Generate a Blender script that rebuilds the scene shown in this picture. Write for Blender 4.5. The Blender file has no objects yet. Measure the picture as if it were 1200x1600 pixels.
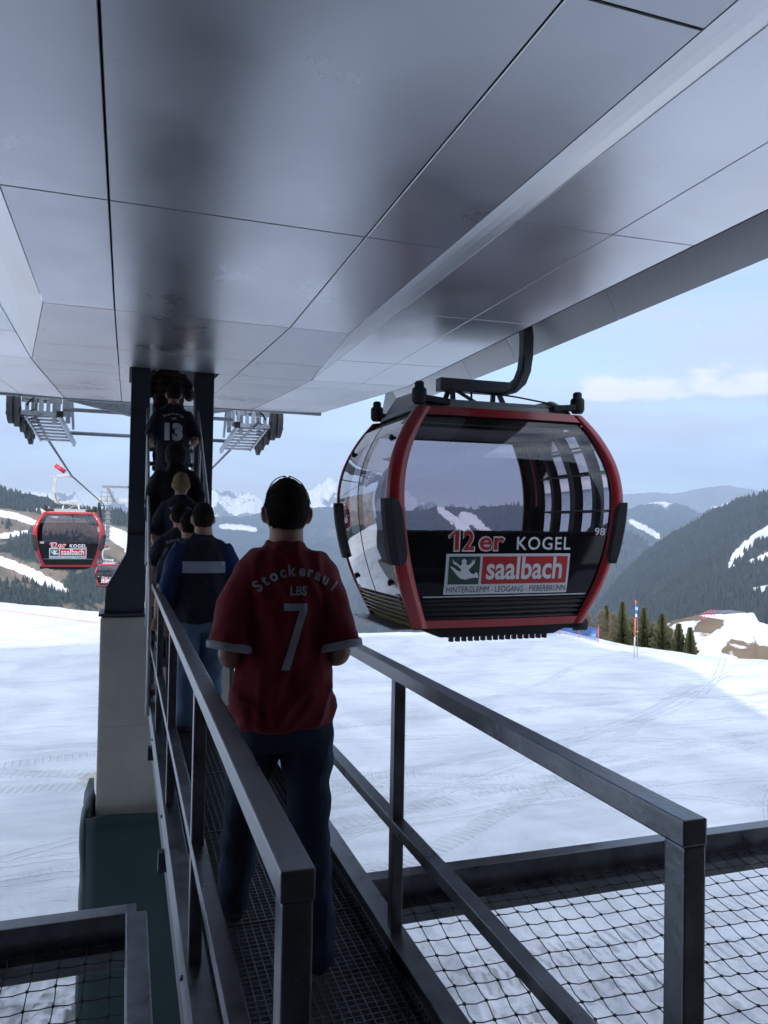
import bpy, bmesh, math, random
import numpy as np
from mathutils import Vector, Matrix, noise
from mathutils.bvhtree import BVHTree
R_ = math.radians
sc = bpy.context.scene
COL = sc.collection
random.seed(7); np.random.seed(7)

# ------------------------------------------------------------------ camera
F = 1200.0; YAW = R_(18.56); PIT = R_(1.3); ROL = R_(-1.0)
fw = Vector((math.sin(YAW)*math.cos(PIT), math.cos(YAW)*math.cos(PIT), math.sin(PIT)))
rt = Vector((math.cos(YAW), -math.sin(YAW), 0)); up = rt.cross(fw)
r2 = rt*math.cos(ROL)-up*math.sin(ROL); u2 = up*math.cos(ROL)+rt*math.sin(ROL)
cam_d = bpy.data.cameras.new('camera'); cam = bpy.data.objects.new('camera', cam_d); COL.objects.link(cam)
cam.matrix_world = Matrix(((r2.x, u2.x, -fw.x, 0), (r2.y, u2.y, -fw.y, 0), (r2.z, u2.z, -fw.z, 0), (0, 0, 0, 1)))
cam_d.sensor_fit = 'VERTICAL'; cam_d.sensor_height = 36; cam_d.lens = 27.0
cam_d.clip_start = 0.05; cam_d.clip_end = 60000
sc.camera = cam
def ray(px, py): return fw + r2*((px-600)/F) + u2*((800-py)/F)
def az_el(px, py):
    v = ray(px, py); return math.atan2(v.x, v.y), math.atan2(v.z, math.hypot(v.x, v.y))

# ------------------------------------------------------------------ light
SUN_EL = R_(26); SUN_AZ = R_(204)      # azimuth the light comes from, clockwise from +Y
sun_dir = Vector((math.sin(SUN_AZ)*math.cos(SUN_EL), math.cos(SUN_AZ)*math.cos(SUN_EL), math.sin(SUN_EL)))
ld = bpy.data.lights.new('sun', 'SUN'); ld.energy = 2.3; ld.angle = R_(0.6); ld.color = (1, .95, .87)
lo = bpy.data.objects.new('sun', ld); COL.objects.link(lo); lo.location = (0, 0, 60)
lo.rotation_euler = sun_dir.to_track_quat('Z', 'Y').to_euler()
w = bpy.data.worlds.new('World'); sc.world = w; w.use_nodes = True
nt = w.node_tree; N = nt.nodes; L = nt.links
N.clear()
out = N.new('ShaderNodeOutputWorld'); bg = N.new('ShaderNodeBackground'); bg.inputs['Strength'].default_value = 0.12
sky = N.new('ShaderNodeTexSky'); sky.sky_type = 'NISHITA'; sky.sun_disc = False
sky.sun_elevation = SUN_EL; sky.sun_rotation = SUN_AZ; sky.altitude = 1500; sky.air_density = 1.0; sky.dust_density = 0.6; sky.ozone_density = 1.3
tc = N.new('ShaderNodeTexCoord')
# thin cirrus veil and a few cloud banks, laid out over the dome by direction
mp = N.new('ShaderNodeMapping'); mp.inputs['Scale'].default_value = (1.3, 1.3, 7.5); mp.inputs['Rotation'].default_value = (0.05, 0.10, 0.6)
L.new(tc.outputs['Generated'], mp.inputs['Vector'])
n1 = N.new('ShaderNodeTexNoise'); n1.inputs['Scale'].default_value = 1.9; n1.inputs['Detail'].default_value = 9; n1.inputs['Roughness'].default_value = .55; n1.inputs['Distortion'].default_value = .5
L.new(mp.outputs['Vector'], n1.inputs['Vector'])
r1 = N.new('ShaderNodeValToRGB'); r1.color_ramp.elements[0].position = .36; r1.color_ramp.elements[1].position = .62
r1.color_ramp.elements[0].color = (.08, .08, .08, 1); r1.color_ramp.elements[1].color = (.95, .95, .95, 1)
L.new(n1.outputs['Fac'], r1.inputs['Fac'])
mx = N.new('ShaderNodeMix'); mx.data_type = 'RGBA'
dt = N.new('ShaderNodeVectorMath'); dt.operation = 'DOT_PRODUCT'; dt.inputs[1].default_value = tuple(sun_dir); L.new(tc.outputs['Generated'], dt.inputs[0])
mr0 = N.new('ShaderNodeMapRange'); mr0.interpolation_type = 'SMOOTHSTEP'; mr0.inputs['From Min'].default_value = -.35; mr0.inputs['From Max'].default_value = 1.0; mr0.inputs['To Min'].default_value = 1.0; mr0.inputs['To Max'].default_value = 3.4
L.new(dt.outputs['Value'], mr0.inputs['Value'])       # thin veil glows towards the sun, behind the viewer
cc = N.new('ShaderNodeVectorMath'); cc.operation = 'SCALE'; cc.inputs[0].default_value = (3.4, 3.65, 4.25); L.new(mr0.outputs['Result'], cc.inputs['Scale'])
L.new(cc.outputs['Vector'], mx.inputs['B'])
L.new(r1.outputs['Color'], mx.inputs['Factor']); L.new(sky.outputs['Color'], mx.inputs['A'])
sx_ = N.new('ShaderNodeSeparateXYZ'); L.new(tc.outputs['Generated'], sx_.inputs['Vector'])
def wm(op, a, b=None, c=None):
    q = N.new('ShaderNodeMath'); q.operation = op
    for i_, v_ in enumerate((a, b, c)):
        if v_ is None: continue
        if isinstance(v_, (int, float)): q.inputs[i_].default_value = v_
        else: L.new(v_, q.inputs[i_])
    return q.outputs[0]
def wr(v, a, b, c=0., d=1.):
    q = N.new('ShaderNodeMapRange'); q.interpolation_type = 'SMOOTHSTEP'
    for k_, x_ in (('From Min', a), ('From Max', b), ('To Min', c), ('To Max', d)): q.inputs[k_].default_value = x_
    L.new(v, q.inputs['Value']); return q.outputs['Result']
azm = wm('ARCTAN2', sx_.outputs['X'], sx_.outputs['Y'])
def wnoise(scale, det, st, rough=.55, dist=0.):
    m_ = N.new('ShaderNodeMapping'); m_.inputs['Scale'].default_value = st; L.new(tc.outputs['Generated'], m_.inputs['Vector'])
    q = N.new('ShaderNodeTexNoise'); q.inputs['Scale'].default_value = scale; q.inputs['Detail'].default_value = det; q.inputs['Roughness'].default_value = rough; q.inputs['Distortion'].default_value = dist
    L.new(m_.outputs['Vector'], q.inputs['Vector']); return q.outputs['Fac']
zz_ = sx_.outputs['Z']
# cumulus bank low over the right-hand valley
bank = wm('MULTIPLY', wm('MULTIPLY', wr(zz_, .150, .172), wr(zz_, .222, .180)), wr(azm, R_(31), R_(34)))
bank = wr(wm('ADD', wm('MULTIPLY', wnoise(13., 9, (1, 1, 2.6), .62), 1.5), wm('MULTIPLY', bank, .50)), .97, 1.25)
# thin stratus streaks towards the horizon
strt = wm('MULTIPLY', wr(wnoise(2.2, 6, (1, 1, 16), .5, .3), .46, .66), wr(zz_, .26, .03))
def over(base, fac, colr, k_):
    q = N.new('ShaderNodeMix'); q.data_type = 'RGBA'; L.new(wm('MULTIPLY', fac, k_), q.inputs['Factor']); L.new(base, q.inputs['A']); q.inputs['B'].default_value = (*colr, 1); return q.outputs['Result']
fin = over(mx.outputs['Result'], strt, (4.5, 4.45, 4.85), .85)
fin = over(fin, bank, (5.7, 5.55, 5.8), 1.0)
fin = over(fin, wr(zz_, .22, .0), (4.3, 4.4, 4.8), .5)
L.new(fin, bg.inputs['Color']); L.new(bg.outputs['Background'], out.inputs['Surface'])
vs = sc.view_settings; sc.display_settings.display_device = 'sRGB'
vs.view_transform = 'Standard'; vs.look = 'None'; vs.exposure = 1.1; vs.gamma = 1.0; vs.use_curve_mapping = False
sc.render.engine = 'CYCLES'
cy = sc.cycles; cy.use_denoising = True; cy.max_bounces = 8; cy.diffuse_bounces = 4; cy.glossy_bounces = 4; cy.transmission_bounces = 6; cy.transparent_max_bounces = 12
cy.volume_bounces = 0; cy.volume_step_rate = 1.0; cy.volume_max_steps = 64; cy.caustics_reflective = False; cy.caustics_refractive = False
cy.sample_clamp_indirect = 8

# ------------------------------------------------------------------ helpers
def tag(o, label=None, cat=None, group=None, kind=None):
    if label: o['label'] = label
    if cat: o['category'] = cat
    if group: o['group'] = group
    if kind: o['kind'] = kind
    return o
def empty(name, loc=(0, 0, 0), rz=0):
    o = bpy.data.objects.new(name, None); COL.objects.link(o); o.location = loc; o.rotation_euler = (0, 0, rz); o.empty_display_size = .3
    return o
def thing(name, label, cat, loc=(0, 0, 0), rz=0, group=None):
    return tag(empty(name, loc, rz), label, cat, group)
def link(name, me, mat, parent=None, smooth=False):
    o = bpy.data.objects.new(name, me); COL.objects.link(o)
    if mat is not None:
        for m in (mat if isinstance(mat, (list, tuple)) else [mat]): me.materials.append(m)
    if parent is not None: o.parent = parent
    if smooth: me.polygons.foreach_set('use_smooth', [True]*len(me.polygons))
    me.update()
    return o
def smooth_by_angle(me, ang=35):
    bm = bmesh.new(); bm.from_mesh(me)
    for f in bm.faces: f.smooth = True
    for e in bm.edges:
        if len(e.link_faces) == 2 and e.calc_face_angle(0) > R_(ang): e.smooth = False
    bm.to_mesh(me); bm.free()
class MB:
    def __init__(s): s.v = []; s.f = []; s.m = []; s.sm = []
    def add(s, vs, fs, mi=0, smooth=False):
        b = len(s.v); s.v += [tuple(x) for x in vs]
        for f in fs: s.f.append(tuple(b+i for i in f)); s.m.append(mi); s.sm.append(smooth)
        return s
    def box(s, c, d, mi=0, rot=None, bev=0.0):
        hx, hy, hz = d[0]/2, d[1]/2, d[2]/2
        if bev > 0:
            b = min(bev, hx*.8, hy*.8, hz*.8)
            bm = bmesh.new(); bmesh.ops.create_cube(bm, size=1)
            for v in bm.verts: v.co = Vector((v.co.x*2*hx, v.co.y*2*hy, v.co.z*2*hz))
            bmesh.ops.bevel(bm, geom=bm.edges[:], offset=b, segments=2, affect='EDGES', profile=.6)
            bm.verts.ensure_lookup_table()
            vs = [v.co.copy() for v in bm.verts]; fs = [[v.index for v in f.verts] for f in bm.faces]; bm.free()
        else:
            vs = [Vector((x*hx, y*hy, z*hz)) for x in (-1, 1) for y in (-1, 1) for z in (-1, 1)]
            fs = [(0, 1, 3, 2), (4, 6, 7, 5), (0, 4, 5, 1), (2, 3, 7, 6), (0, 2, 6, 4), (1, 5, 7, 3)]
        if rot is not None: vs = [rot @ v for v in vs]
        c = Vector(c); return s.add([v+c for v in vs], fs, mi)
    def bar(s, a, b, wd, ht, mi=0, upv=(0, 0, 1), bev=0.0):
        a = Vector(a); b = Vector(b); d = b-a; ln = d.length; y = d.normalized(); u = Vector(upv)
        x = y.cross(u)
        if x.length < 1e-4: x = y.cross(Vector((1, 0, 0)))
        x.normalize(); z = x.cross(y)
        M = Matrix((x, y, z)).transposed()
        return s.box((a+b)/2, (wd, ln, ht), mi, M, bev)
    def tube(s, pts, r, n=10, mi=0, caps=True, smooth=True, closed=False):
        pts = [Vector(p) for p in pts]; k = len(pts)
        rs = r if isinstance(r, (list, tuple)) else [r]*k
        vs = []; prev = None
        for i, p in enumerate(pts):
            if closed: t = (pts[(i+1) % k]-pts[i-1])
            else: t = (pts[min(i+1, k-1)]-pts[max(i-1, 0)])
            t.normalize()
            if prev is None:
                a = t.orthogonal().normalized()
            else:
                a = prev-t*prev.dot(t)
                a = a.normalized() if a.length > 1e-5 else t.orthogonal().normalized()
            prev = a; b = t.cross(a)
            for j in range(n):
                q = 2*math.pi*j/n; vs.append(p+(a*math.cos(q)+b*math.sin(q))*rs[i])
        fs = []
        for i in range(k if closed else k-1):
            i2 = (i+1) % k
            for j in range(n):
                j2 = (j+1) % n; fs.append((i*n+j, i*n+j2, i2*n+j2, i2*n+j))
        s.add(vs, fs, mi, smooth)
        if caps and not closed:
            b0 = len(s.v)-k*n
            s.f.append(tuple(b0+j for j in reversed(range(n)))); s.m.append(mi); s.sm.append(False)
            s.f.append(tuple(b0+(k-1)*n+j for j in range(n))); s.m.append(mi); s.sm.append(False)
        return s
    def cyl(s, a, b, r, n=16, mi=0, r2_=None):
        return s.tube([a, b], [r, r if r2_ is None else r2_], n, mi)
    def quad(s, a, b, c, d, mi=0): return s.add([a, b, c, d], [(0, 1, 2, 3)], mi)
    def prism(s, poly, axis, t0, t1, mi=0):
        # poly: list of 2D points; axis 'x','y','z'
        def P(p, t): return {'x': (t, p[0], p[1]), 'y': (p[0], t, p[1]), 'z': (p[0], p[1], t)}[axis]
        n = len(poly); vs = [P(p, t0) for p in poly]+[P(p, t1) for p in poly]
        fs = [tuple(range(n)), tuple(reversed(range(n, 2*n)))]+[(i, i+n, (i+1) % n+n, (i+1) % n) for i in range(n)]
        return s.add(vs, fs, mi)
    def build(s, name, mat, parent=None, recalc=True):
        me = bpy.data.meshes.new(name); me.from_pydata([tuple(v) for v in s.v], [], s.f)
        me.polygons.foreach_set('material_index', s.m); me.polygons.foreach_set('use_smooth', s.sm)
        if recalc:
            bm = bmesh.new(); bm.from_mesh(me); bmesh.ops.recalc_face_normals(bm, faces=bm.faces); bm.to_mesh(me); bm.free()
        return link(name, me, mat, parent)
def nest(t, table):
    """hang sub-parts on the part they belong to (nearest one of that kind)"""
    kids = [x for x in COL.objects if x.parent == t]; base = lambda o: o.name.split('.')[0]
    def ctr(o):
        n_ = len(o.data.vertices); a = np.empty(n_*3, np.float32); o.data.vertices.foreach_get('co', a); return Vector(a.reshape(-1, 3).mean(0))
    for child, part in table.items():
        ps = [(k, ctr(k)) for k in kids if base(k) == part]
        if not ps: continue
        for k in kids:
            if base(k) == child:
                c = ctr(k); k.parent = min(ps, key=lambda q: (q[1]-c).length)[0]
def copy_tree(o, parent=None):
    c = o.copy(); COL.objects.link(c)
    if parent is not None: c.parent = parent
    for ch in list(CH.get(o.name, [])) or [x for x in COL.objects if x.parent == o]: copy_tree(ch, c)
    return c
CH = {}
def grid_mesh(name, X, Y, Z, mat, parent=None, attrs=None, smooth=True):
    n, m = X.shape
    co = np.stack([X, Y, Z], -1).reshape(-1, 3).astype(np.float32)
    i = np.arange(n-1)[:, None]*m+np.arange(m-1)[None, :]
    q = np.stack([i, i+1, i+m+1, i+m], -1).reshape(-1, 4).astype(np.int32)
    me = bpy.data.meshes.new(name)
    me.vertices.add(len(co)); me.vertices.foreach_set('co', co.ravel())
    me.loops.add(q.size); me.loops.foreach_set('vertex_index', q.ravel())
    me.polygons.add(len(q)); me.polygons.foreach_set('loop_start', np.arange(0, q.size, 4, dtype=np.int32))
    me.update(calc_edges=True)
    if smooth: me.polygons.foreach_set('use_smooth', np.ones(len(q), bool))
    if attrs:
        for k, a in attrs.items():
            at = me.attributes.new(k, 'FLOAT', 'POINT'); at.data.foreach_set('value', a.reshape(-1).astype(np.float32))
    me.validate()
    return link(name, me, mat, parent)
# vectorised value-noise fbm
_perm = np.random.RandomState(3).rand(256, 256)
def vnoise(x, y):
    xi = np.floor(x).astype(int); yi = np.floor(y).astype(int); xf = x-xi; yf = y-yi
    u = xf*xf*xf*(xf*(xf*6-15)+10); v = yf*yf*yf*(yf*(yf*6-15)+10)
    g = lambda a, b: _perm[a & 255, b & 255]
    return (g(xi, yi)*(1-u)+g(xi+1, yi)*u)*(1-v)+(g(xi, yi+1)*(1-u)+g(xi+1, yi+1)*u)*v
def fbm(x, y, o=5, ridged=False, g=.5):
    a = 1.; s = 0.; t = 0.
    for k in range(o):
        n = vnoise(x*2**k+17.3*k, y*2**k+5.1*k)
        if ridged: n = 1-abs(2*n-1)
        s = s+n*a; t += a; a *= g
    return s/t

# ------------------------------------------------------------------ materials
def newmat(name):
    m = bpy.data.materials.new(name); m.use_nodes = True
    return m, m.node_tree.nodes, m.node_tree.links, m.node_tree.nodes['Principled BSDF']
def mat_basic(name, col, rough=.5, metal=0., var=.12, scale=6., bump=0., bscale=40., coat=0., spec=None, rvar=.1, stretch=(1, 1, 1)):
    m, n, l, b = newmat(name)
    t = n.new('ShaderNodeTexCoord'); mp_ = n.new('ShaderNodeMapping'); mp_.inputs['Scale'].default_value = stretch
    l.new(t.outputs['Object'], mp_.inputs['Vector'])
    nz = n.new('ShaderNodeTexNoise'); nz.inputs['Scale'].default_value = scale; nz.inputs['Detail'].default_value = 6; nz.inputs['Roughness'].default_value = .6
    l.new(mp_.outputs['Vector'], nz.inputs['Vector'])
    mix = n.new('ShaderNodeMix'); mix.data_type = 'RGBA'
    mix.inputs['A'].default_value = (*[max(0, c*(1-var*1.6)) for c in col], 1); mix.inputs['B'].default_value = (*[min(1, c*(1+var*1.6)) for c in col], 1)
    l.new(nz.outputs['Fac'], mix.inputs['Factor']); l.new(mix.outputs['Result'], b.inputs['Base Color'])
    mr = n.new('ShaderNodeMapRange'); mr.inputs['To Min'].default_value = max(.02, rough-rvar); mr.inputs['To Max'].default_value = min(1, rough+rvar)
    l.new(nz.outputs['Fac'], mr.inputs['Value']); l.new(mr.outputs['Result'], b.inputs['Roughness'])
    b.inputs['Metallic'].default_value = metal
    if coat: b.inputs['Coat Weight'].default_value = coat; b.inputs['Coat Roughness'].default_value = .08
    if spec is not None: b.inputs['Specular IOR Level'].default_value = spec
    if bump:
        nb = n.new('ShaderNodeTexNoise'); nb.inputs['Scale'].default_value = bscale; nb.inputs['Detail'].default_value = 5
        l.new(mp_.outputs['Vector'], nb.inputs['Vector'])
        bp = n.new('ShaderNodeBump'); bp.inputs['Strength'].default_value = bump; bp.inputs['Distance'].default_value = .01
        l.new(nb.outputs['Fac'], bp.inputs['Height']); l.new(bp.outputs['Normal'], b.inputs['Normal'])
    return m
M = {}
M['galv'] = mat_basic('galvanised_steel', (.20, .215, .23), .5, .75, .3, 9, .15, 60)
M['galv_light'] = mat_basic('bright_galvanised_steel', (.48, .5, .52), .45, .6, .2, 9)
M['rail'] = mat_basic('railing_steel', (.20, .21, .225), .33, 1.0, .4, 9, .12, 60, rvar=.18)
M['steel_dark'] = mat_basic('dark_painted_steel', (.05, .058, .07), .45, .3, .2, 5)
M['black'] = mat_basic('black_plastic', (.012, .013, .015), .38, 0, .2, 8)
M['rubber'] = mat_basic('black_rubber', (.02, .02, .022), .7, 0, .2, 8)
M['red'] = mat_basic('red_gloss_paint', (.42, .016, .022), .33, 0, .1, 3, coat=.35)
M['grey_roof'] = mat_basic('grey_roof_plastic', (.36, .37, .38), .5, 0, .12, 4)
M['white'] = mat_basic('white_decal', (.78, .79, .80), .4, 0, .04, 3)
M['decal_red'] = mat_basic('red_decal', (.52, .02, .025), .4, 0, .05, 3)
M['decal_green'] = mat_basic('green_decal', (.02, .07, .055), .4, 0, .05, 3)
M['ink'] = mat_basic('black_ink', (.015, .015, .02), .5, 0, .05, 3)
M['concrete'] = mat_basic('pale_concrete', (.42, .405, .36), .85, 0, .18, 2.2, .25, 30)
M['pad'] = mat_basic('green_vinyl_padding', (.012, .034, .038), .5, 0, .22, 3, .3, 12)
M['cable'] = mat_basic('steel_rope', (.12, .12, .125), .5, .7, .2, 30)
# ================================================================== SETTING
GZ = -5.9
def pxprof(pts):
    a = sorted((az_el(*p) for p in pts)); A = np.array([q[0] for q in a]); Ee = np.array([q[1] for q in a])
    return lambda x: np.interp(x, A, Ee)
_sv0 = ray(146, 1218); STAIN = (_sv0.x*GZ/_sv0.z, _sv0.y*GZ/_sv0.z)
# ---- snow plateau
def snow_mat():
    m, n, l, b = newmat('packed_snow')
    t = n.new('ShaderNodeTexCoord')
    def noise_(scale, det, stretch=(1, 1, 1), rotz=0., dist=0.):
        mp_ = n.new('ShaderNodeMapping'); mp_.inputs['Scale'].default_value = stretch; mp_.inputs['Rotation'].default_value = (0, 0, rotz)
        l.new(t.outputs['Object'], mp_.inputs['Vector'])
        q = n.new('ShaderNodeTexNoise'); q.inputs['Scale'].default_value = scale; q.inputs['Detail'].default_value = det; q.inputs['Distortion'].default_value = dist
        l.new(mp_.outputs['Vector'], q.inputs['Vector']); return q.outputs['Fac']
    def math_(op, a, b_=None, v=None):
        q = n.new('ShaderNodeMath'); q.operation = op
        l.new(a, q.inputs[0])
        if b_ is not None: l.new(b_, q.inputs[1])
        if v is not None: q.inputs[1].default_value = v
        return q.outputs[0]
    big = noise_(.12, 4); med = noise_(.9, 6); fine = noise_(9, 6)
    streak = noise_(1.0, 7, (.22, 2.6, 1), R_(-22), .6)      # long scrape marks left by skis and groomer
    streak2 = noise_(1.0, 6, (.2, 3.6, 1), R_(35), .8)
    dirt = noise_(.35, 8, (1, 1, 1), 0, 1.0)
    # groomer track bars inside wandering bands
    wv = n.new('ShaderNodeTexWave'); wv.wave_type = 'BANDS'; wv.bands_direction = 'X'; wv.inputs['Scale'].default_value = 2.6; wv.inputs['Distortion'].default_value = 1.2; wv.inputs['Detail'].default_value = 1
    mpw = n.new('ShaderNodeMapping'); mpw.inputs['Rotation'].default_value = (0, 0, R_(-18)); l.new(t.outputs['Object'], mpw.inputs['Vector']); l.new(mpw.outputs['Vector'], wv.inputs['Vector'])
    wb = n.new('ShaderNodeTexWave'); wb.wave_type = 'BANDS'; wb.bands_direction = 'Y'; wb.inputs['Scale'].default_value = .075; wb.inputs['Distortion'].default_value = 9.; wb.inputs['Detail'].default_value = 2; wb.inputs['Detail Scale'].default_value = .22
    l.new(mpw.outputs['Vector'], wb.inputs['Vector'])
    rb = n.new('ShaderNodeValToRGB'); rb.color_ramp.elements[0].position = .93; rb.color_ramp.elements[1].position = .97
    l.new(wb.outputs['Fac'], rb.inputs['Fac'])
    tracks = math_('MULTIPLY', wv.outputs['Fac'], rb.outputs['Color'])
    tracks = math_('MULTIPLY', tracks, big)
    sep = n.new('ShaderNodeSeparateXYZ'); l.new(t.outputs['Object'], sep.inputs['Vector'])
    def mm(op, a, b_=None, c_=None):
        q = n.new('ShaderNodeMath'); q.operation = op
        for i_, v_ in enumerate((a, b_, c_)):
            if v_ is None: continue
            if isinstance(v_, (int, float)): q.inputs[i_].default_value = v_
            else: l.new(v_, q.inputs[i_])
        return q.outputs[0]
    def path(ang, off, amp_, frq, ph):
        ca, sa = math.cos(ang), math.sin(ang)
        along = mm('ADD', mm('MULTIPLY', sep.outputs['X'], ca), mm('MULTIPLY', sep.outputs['Y'], sa))
        across = mm('ADD', mm('MULTIPLY', sep.outputs['X'], -sa), mm('MULTIPLY', sep.outputs['Y'], ca))
        return along, mm('ABSOLUTE', mm('SUBTRACT', mm('SUBTRACT', across, off), mm('MULTIPLY', mm('SINE', mm('MULTIPLY_ADD', along, frq, ph)), amp_)))
    def soft(v, w_, e_):
        q = n.new('ShaderNodeMapRange'); q.interpolation_type = 'SMOOTHSTEP'; q.inputs['From Min'].default_value = w_+e_; q.inputs['From Max'].default_value = w_-e_*.2; l.new(v, q.inputs['Value']); return q.outputs['Result']
    cats = None; skis = None
    for (ang, off, am, fq, ph) in ((.10, 7.2, .8, .16, 0), (.10, 8.1, .8, .16, 0), (.32, 11.5, 1.4, .11, 1), (.32, 12.4, 1.4, .11, 1), (-.25, 16, 1.8, .09, 2), (-.25, 17, 1.8, .09, 2), (1.25, 3.2, 1.0, .15, 1.), (1.25, 4.1, 1.0, .15, 1.), (.05, 21, 1.2, .1, 0), (2.2, 5.5, 1.3, .1, .6), (1.0, -10.2, 1.2, .1, 2), (.55, 9.3, .9, .14, 3)):
        al, ac = path(ang, off, am, fq, ph); bars = mm('MULTIPLY_ADD', mm('SINE', mm('MULTIPLY', al, 2*math.pi/.17)), .5, .5)
        k_ = mm('MULTIPLY', soft(ac, .24, .04), mm('MULTIPLY_ADD', bars, .7, -.45)); cats = k_ if cats is None else mm('ADD', cats, k_)
    rsk = random.Random(4)
    for _ in range(11):
        al, ac = path(rsk.uniform(-.9, 1.9), rsk.uniform(2, 26), rsk.uniform(.6, 3), rsk.uniform(.06, .25), rsk.uniform(0, 6))
        k_ = soft(mm('ABSOLUTE', mm('SUBTRACT', ac, .12)), .03, .04); skis = k_ if skis is None else mm('MAXIMUM', skis, k_)
    fade = soft(noise_(.3, 3), .52, .08)
    cats = mm('MULTIPLY', cats, mm('MULTIPLY_ADD', fade, .7, .3))
    # colour: old grey-white snow with faint dirt
    cr = n.new('ShaderNodeValToRGB'); cr.color_ramp.elements[0].position = .3; cr.color_ramp.elements[0].color = (.66, .68, .70, 1)
    cr.color_ramp.elements[1].position = .62; cr.color_ramp.elements[1].color = (.86, .87, .88, 1)
    l.new(dirt, cr.inputs['Fac'])
    mxx = n.new('ShaderNodeMix'); mxx.data_type = 'RGBA'; mxx.blend_type = 'MULTIPLY'; mxx.inputs['Factor'].default_value = .35
    cs = n.new('ShaderNodeValToRGB'); cs.color_ramp.elements[0].position = .35; cs.color_ramp.elements[0].color = (.72, .74, .76, 1); cs.color_ramp.elements[1].position = .6; cs.color_ramp.elements[1].color = (1, 1, 1, 1)
    l.new(streak, cs.inputs['Fac']); l.new(cr.outputs['Color'], mxx.inputs['A']); l.new(cs.outputs['Color'], mxx.inputs['B'])
    # a few rusty drip stains beside the pier
    sx0, sy0 = STAIN
    sd = mm('SQRT', mm('ADD', mm('POWER', mm('SUBTRACT', sep.outputs['X'], sx0), 2.), mm('MULTIPLY', mm('POWER', mm('SUBTRACT', sep.outputs['Y'], sy0), 2.), .25)))
    stn = mm('MULTIPLY', soft(mm('ADD', sd, mm('MULTIPLY', noise_(5, 4), .5)), .38, .28), .55)
    ms = n.new('ShaderNodeMix'); ms.data_type = 'RGBA'; ms.inputs['B'].default_value = (.50, .38, .16, 1); l.new(stn, ms.inputs['Factor']); l.new(mxx.outputs['Result'], ms.inputs['A'])
    l.new(ms.outputs['Result'], b.inputs['Base Color'])
    b.inputs['Roughness'].default_value = .62; b.inputs['Specular IOR Level'].default_value = .25
    h = math_('MULTIPLY', streak, v=.55)
    h = math_('ADD', h, math_('MULTIPLY', streak2, v=.5))
    h = math_('ADD', h, math_('MULTIPLY', med, v=.7))
    h = math_('ADD', h, math_('MULTIPLY', fine, v=.12))
    h = math_('ADD', h, math_('MULTIPLY', noise_(38, 3), v=.05))
    h = math_('ADD', h, mm('MULTIPLY', cats, .42)); h = math_('ADD', h, mm('MULTIPLY', skis, -.26))
    bp = n.new('ShaderNodeBump'); bp.inputs['Strength'].default_value = .9; bp.inputs['Distance'].default_value = .16
    l.new(h, bp.inputs['Height']); l.new(bp.outputs['Normal'], b.inputs['Normal'])
    return m
M['snow'] = snow_mat()
crest_px = [(-700, 940), (0, 942), (160, 957), (350, 975), (560, 990), (700, 989), (870, 985), (940, 1000), (1000, 1013), (1090, 1028), (1200, 1035), (1500, 1060)]
_ca = np.array([az_el(*p)[0] for p in crest_px]); _ce = np.array([az_el(*p)[1] for p in crest_px])
_o = np.argsort(_ca); _ca = _ca[_o]; _ce = _ce[_o]
_cr = GZ/np.tan(_ce)
def plateau(x, y):
    r = np.hypot(x, y); a = np.arctan2(x, y)
    rc = np.interp(a, _ca, _cr)
    z = GZ+0*r
    z = z+(fbm(x*.16+3, y*.16, 4)-.5)*.30*np.clip((r-9)/20, .15, 1)
    z = z+(fbm(x*.9, y*.9+9, 4)-.5)*.10+(fbm(x*3.1, y*3.1, 3)-.5)*.03
    z = z+(fbm(x*1.7+5, y*1.7, 5, True)-.5)*.55*np.exp(-(r/11.5)**6)+(fbm(x*5+5, y*5, 4)-.5)*.22*np.exp(-(r/12.)**6)
    over = np.maximum(r-rc*.985, 0)
    z = z-np.minimum(over, 8)**2*.03-np.maximum(over-8, 0)*.48
    return z
def build_snow():
    # polar sheet: dense near the station, running over the crest and down into the valley
    rr = np.concatenate([np.concatenate([np.linspace(.5, 12, 150), np.linspace(12.2, 70, 260)]), np.geomspace(71, 900, 50)])
    aa = np.concatenate([np.linspace(-math.pi, R_(-35), 90)[:-1], np.linspace(R_(-35), R_(65), 620), np.linspace(R_(65), math.pi, 80)[1:]])
    Rr, A = np.meshgrid(rr, aa, indexing='ij')
    X = Rr*np.sin(A); Y = Rr*np.cos(A)
    Z = plateau(X, Y)
    Z = np.where(Rr > 75, Z+(fbm(X*.02, Y*.02, 4)-.5)*np.minimum((Rr-75)*.15, 30), Z)
    return grid_mesh('snow_ground', X, Y, Z, M['snow'])
snow = tag(build_snow(), 'packed snow field in front of the lift station', None, None, 'structure')

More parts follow.
